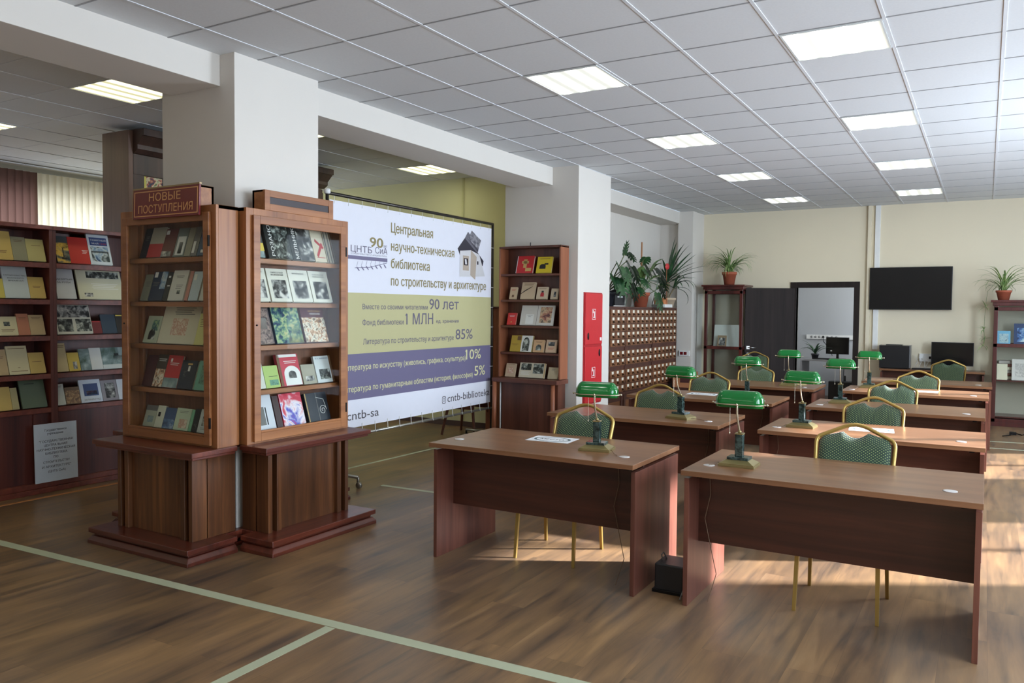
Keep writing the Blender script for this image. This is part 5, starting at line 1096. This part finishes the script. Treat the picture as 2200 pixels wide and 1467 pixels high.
rowB(1.047, [(-.785, -.67, .208, (204, 206, 192), [], 'white booklet cut by the door frame, fourth shelf'), (-.668, -.536, .155, (166, 190, 106), [('p', .3, .1, .9, .35, 'grn'), ('l', .3, .9, .5, 1, 'k')], 'light green booklet, fourth shelf'), (-.53, -.328, .227, (190, 60, 76), [('p', .05, .9, .95, .99, 'w'), ('p', 0, 0, .12, 1, 'n'), ('a', .22, .98, .0, .62, 'w'), ('a', .42, .78, .22, .46, 'bwd'), ('p', .45, .0, .75, .10, 'k'), ('l', .3, .9, .76, 2, 'w')], 'crimson book with a white arch, fourth shelf', .026), (-.317, -.184, .145, (160, 156, 138), [('p', .2, .15, .85, .4, 'bw')], 'small grey booklet, fourth shelf'), (-.177, .0, .2, (204, 208, 206), [('p', .2, .12, .82, .5, 'bwd'), ('t', 'И. К. ЗАИЧЕНКО', .1, .85, .88, .05, 'b'), ('p', .88, 0, 1, 1, 'n')], 'white book with a square black photo, fourth shelf', .02)])
rowB(.765, [(-.787, -.578, .254, (206, 208, 214), [('p', .0, .12, .62, .62, 'g'), ('p', .66, .12, .71, .6, 'k')], 'white book with a grey square, lowest shelf'), (-.569, -.514, .225, (58, 30, 30), [], 'narrow dark red spine, lowest shelf'), (-.505, -.297, .233, (196, 44, 66), [('p', 0, 0, 1, 1, 'rb')], 'glossy red and blue book, lowest shelf', .014), (-.267, -.043, .211, (44, 48, 56), [('s', .72, .36, .17, 'w'), ('p', .02, 0, .06, 1, 'o'), ('p', .5, 0, .53, 1, 'g')], 'dark slate book with a silver curl, lowest shelf', .026)])
GC = 'books on the rack before the second column'
def rowC(z, it): row('y', 3.835, z, GC, it)
rowC(2.032, [(-4.93, -4.70, .215, (192, 36, 38), [('p', .0, 0, .03, 1, 'w'), ('p', .3, .55, .7, .7, 'o'), ('p', .4, .3, .6, .8, 'o'), ('p', .55, .1, .9, .3, 'o')], 'red book with a pale hand motif, top shelf of the rack before the column', .028), (-4.655, -4.45, .20, (214, 190, 40), [('l', .15, .85, .9, 2, 'n'), ('a', .2, .6, .25, .55, 'k'), ('p', .5, .5, .75, .6, 'k')], 'bright yellow book with a black ink figure, top shelf of the rack before the column', .02)])
rowC(1.724, [(-5.02, -4.92, .15, (196, 170, 136), [('p', .35, .15, .65, .35, 'n'), ('l', .2, .8, .8, 3, 'r')], 'small beige book, second shelf of the rack before the column', .02), (-4.865, -4.675, .21, (196, 172, 140), [('l', .15, .9, .92, 3, 'n')], 'beige book with a diagonal pen, second shelf of the rack before the column', .02), (-4.648, -4.50, .15, (206, 186, 156), [('a', .35, .68, .2, .55, 'r'), ('p', .42, .5, .62, .68, 'k'), ('l', .15, .85, .88, 2, 'n')], 'beige book with a couple in red dress, second shelf of the rack before the column', .02), (-4.458, -4.36, .13, (196, 178, 150), [('p', .4, .2, .7, .7, 'bw')], 'smallest beige book at the right of the second shelf, rack before the column', .018)])
pen = [o for o in C.objects if o.get('label') == 'beige book with a diagonal pen, second shelf of the rack before the column'][0]
MB().tube([(.0, -.006, .06), (.06, -.006, .105), (.15, -.006, .155)], [.002, .005, .002], 6).build('cover_ornament', IN['k'], pen)
rowC(1.415, [(-5.05, -4.925, .15, (200, 44, 44), [('l', .2, .8, .75, 2, 'w'), ('p', .4, .2, .55, .27, 'o')], 'small red book, third shelf of the rack before the column'), (-4.87, -4.42, .245, (206, 202, 192), [('p', .58, .12, .93, .92, 'mil'), ('p', .16, .06, .40, .55, 'w'), ('l', .2, .36, .48, 2, 'g'), ('p', .49, 0, .5, 1, 'g')], 'wide open white book with a painting, third shelf of the rack before the column')])
rowC(1.094, [(-5.005, -4.70, .20, (178, 148, 54), [('p', .48, 0, .98, 1, 'w'), ('a', .55, .85, .05, .9, 'bwd'), ('p', .28, .7, .45, .95, 'n'), ('l', .05, .35, .45, 2, 'n')], 'mustard and white book with a black figure, fourth shelf of the rack before the column', .02), (-4.688, -4.54, .15, (206, 166, 124), [('a', .25, .75, .15, .62, 'bwd'), ('l', .2, .8, .85, 2, 'n')], 'light orange book with a black arch, fourth shelf of the rack before the column', .024), (-4.518, -4.376, .155, (206, 176, 146), [('p', .2, .52, .8, .82, 'bw'), ('l', .2, .8, .35, 3, 'r')], 'pale orange book with a square photo, fourth shelf of the rack before the column', .024)])
rowC(.787, [(-5.07, -4.93, .165, (196, 172, 142), [('a', .2, .8, .25, .75, 'rus'), ('l', .15, .85, .9, 1, 'n')], 'beige book with an oval portrait, lowest shelf of the rack before the column'), (-4.88, -4.53, .18, (206, 196, 172), [('p', .06, .5, .46, .95, 'bwd'), ('p', .54, .28, .94, .95, 'bwd'), ('p', .97, 0, 1, 1, 'o'), ('l', .06, .46, .4, 5, 'w')], 'open book with two black and white portraits, lowest shelf of the rack before the column', .022), (-4.485, -4.35, .14, (186, 170, 138), [('l', .3, .7, .85, 3, 'g')], 'small plain beige book, lowest shelf of the rack before the column')])
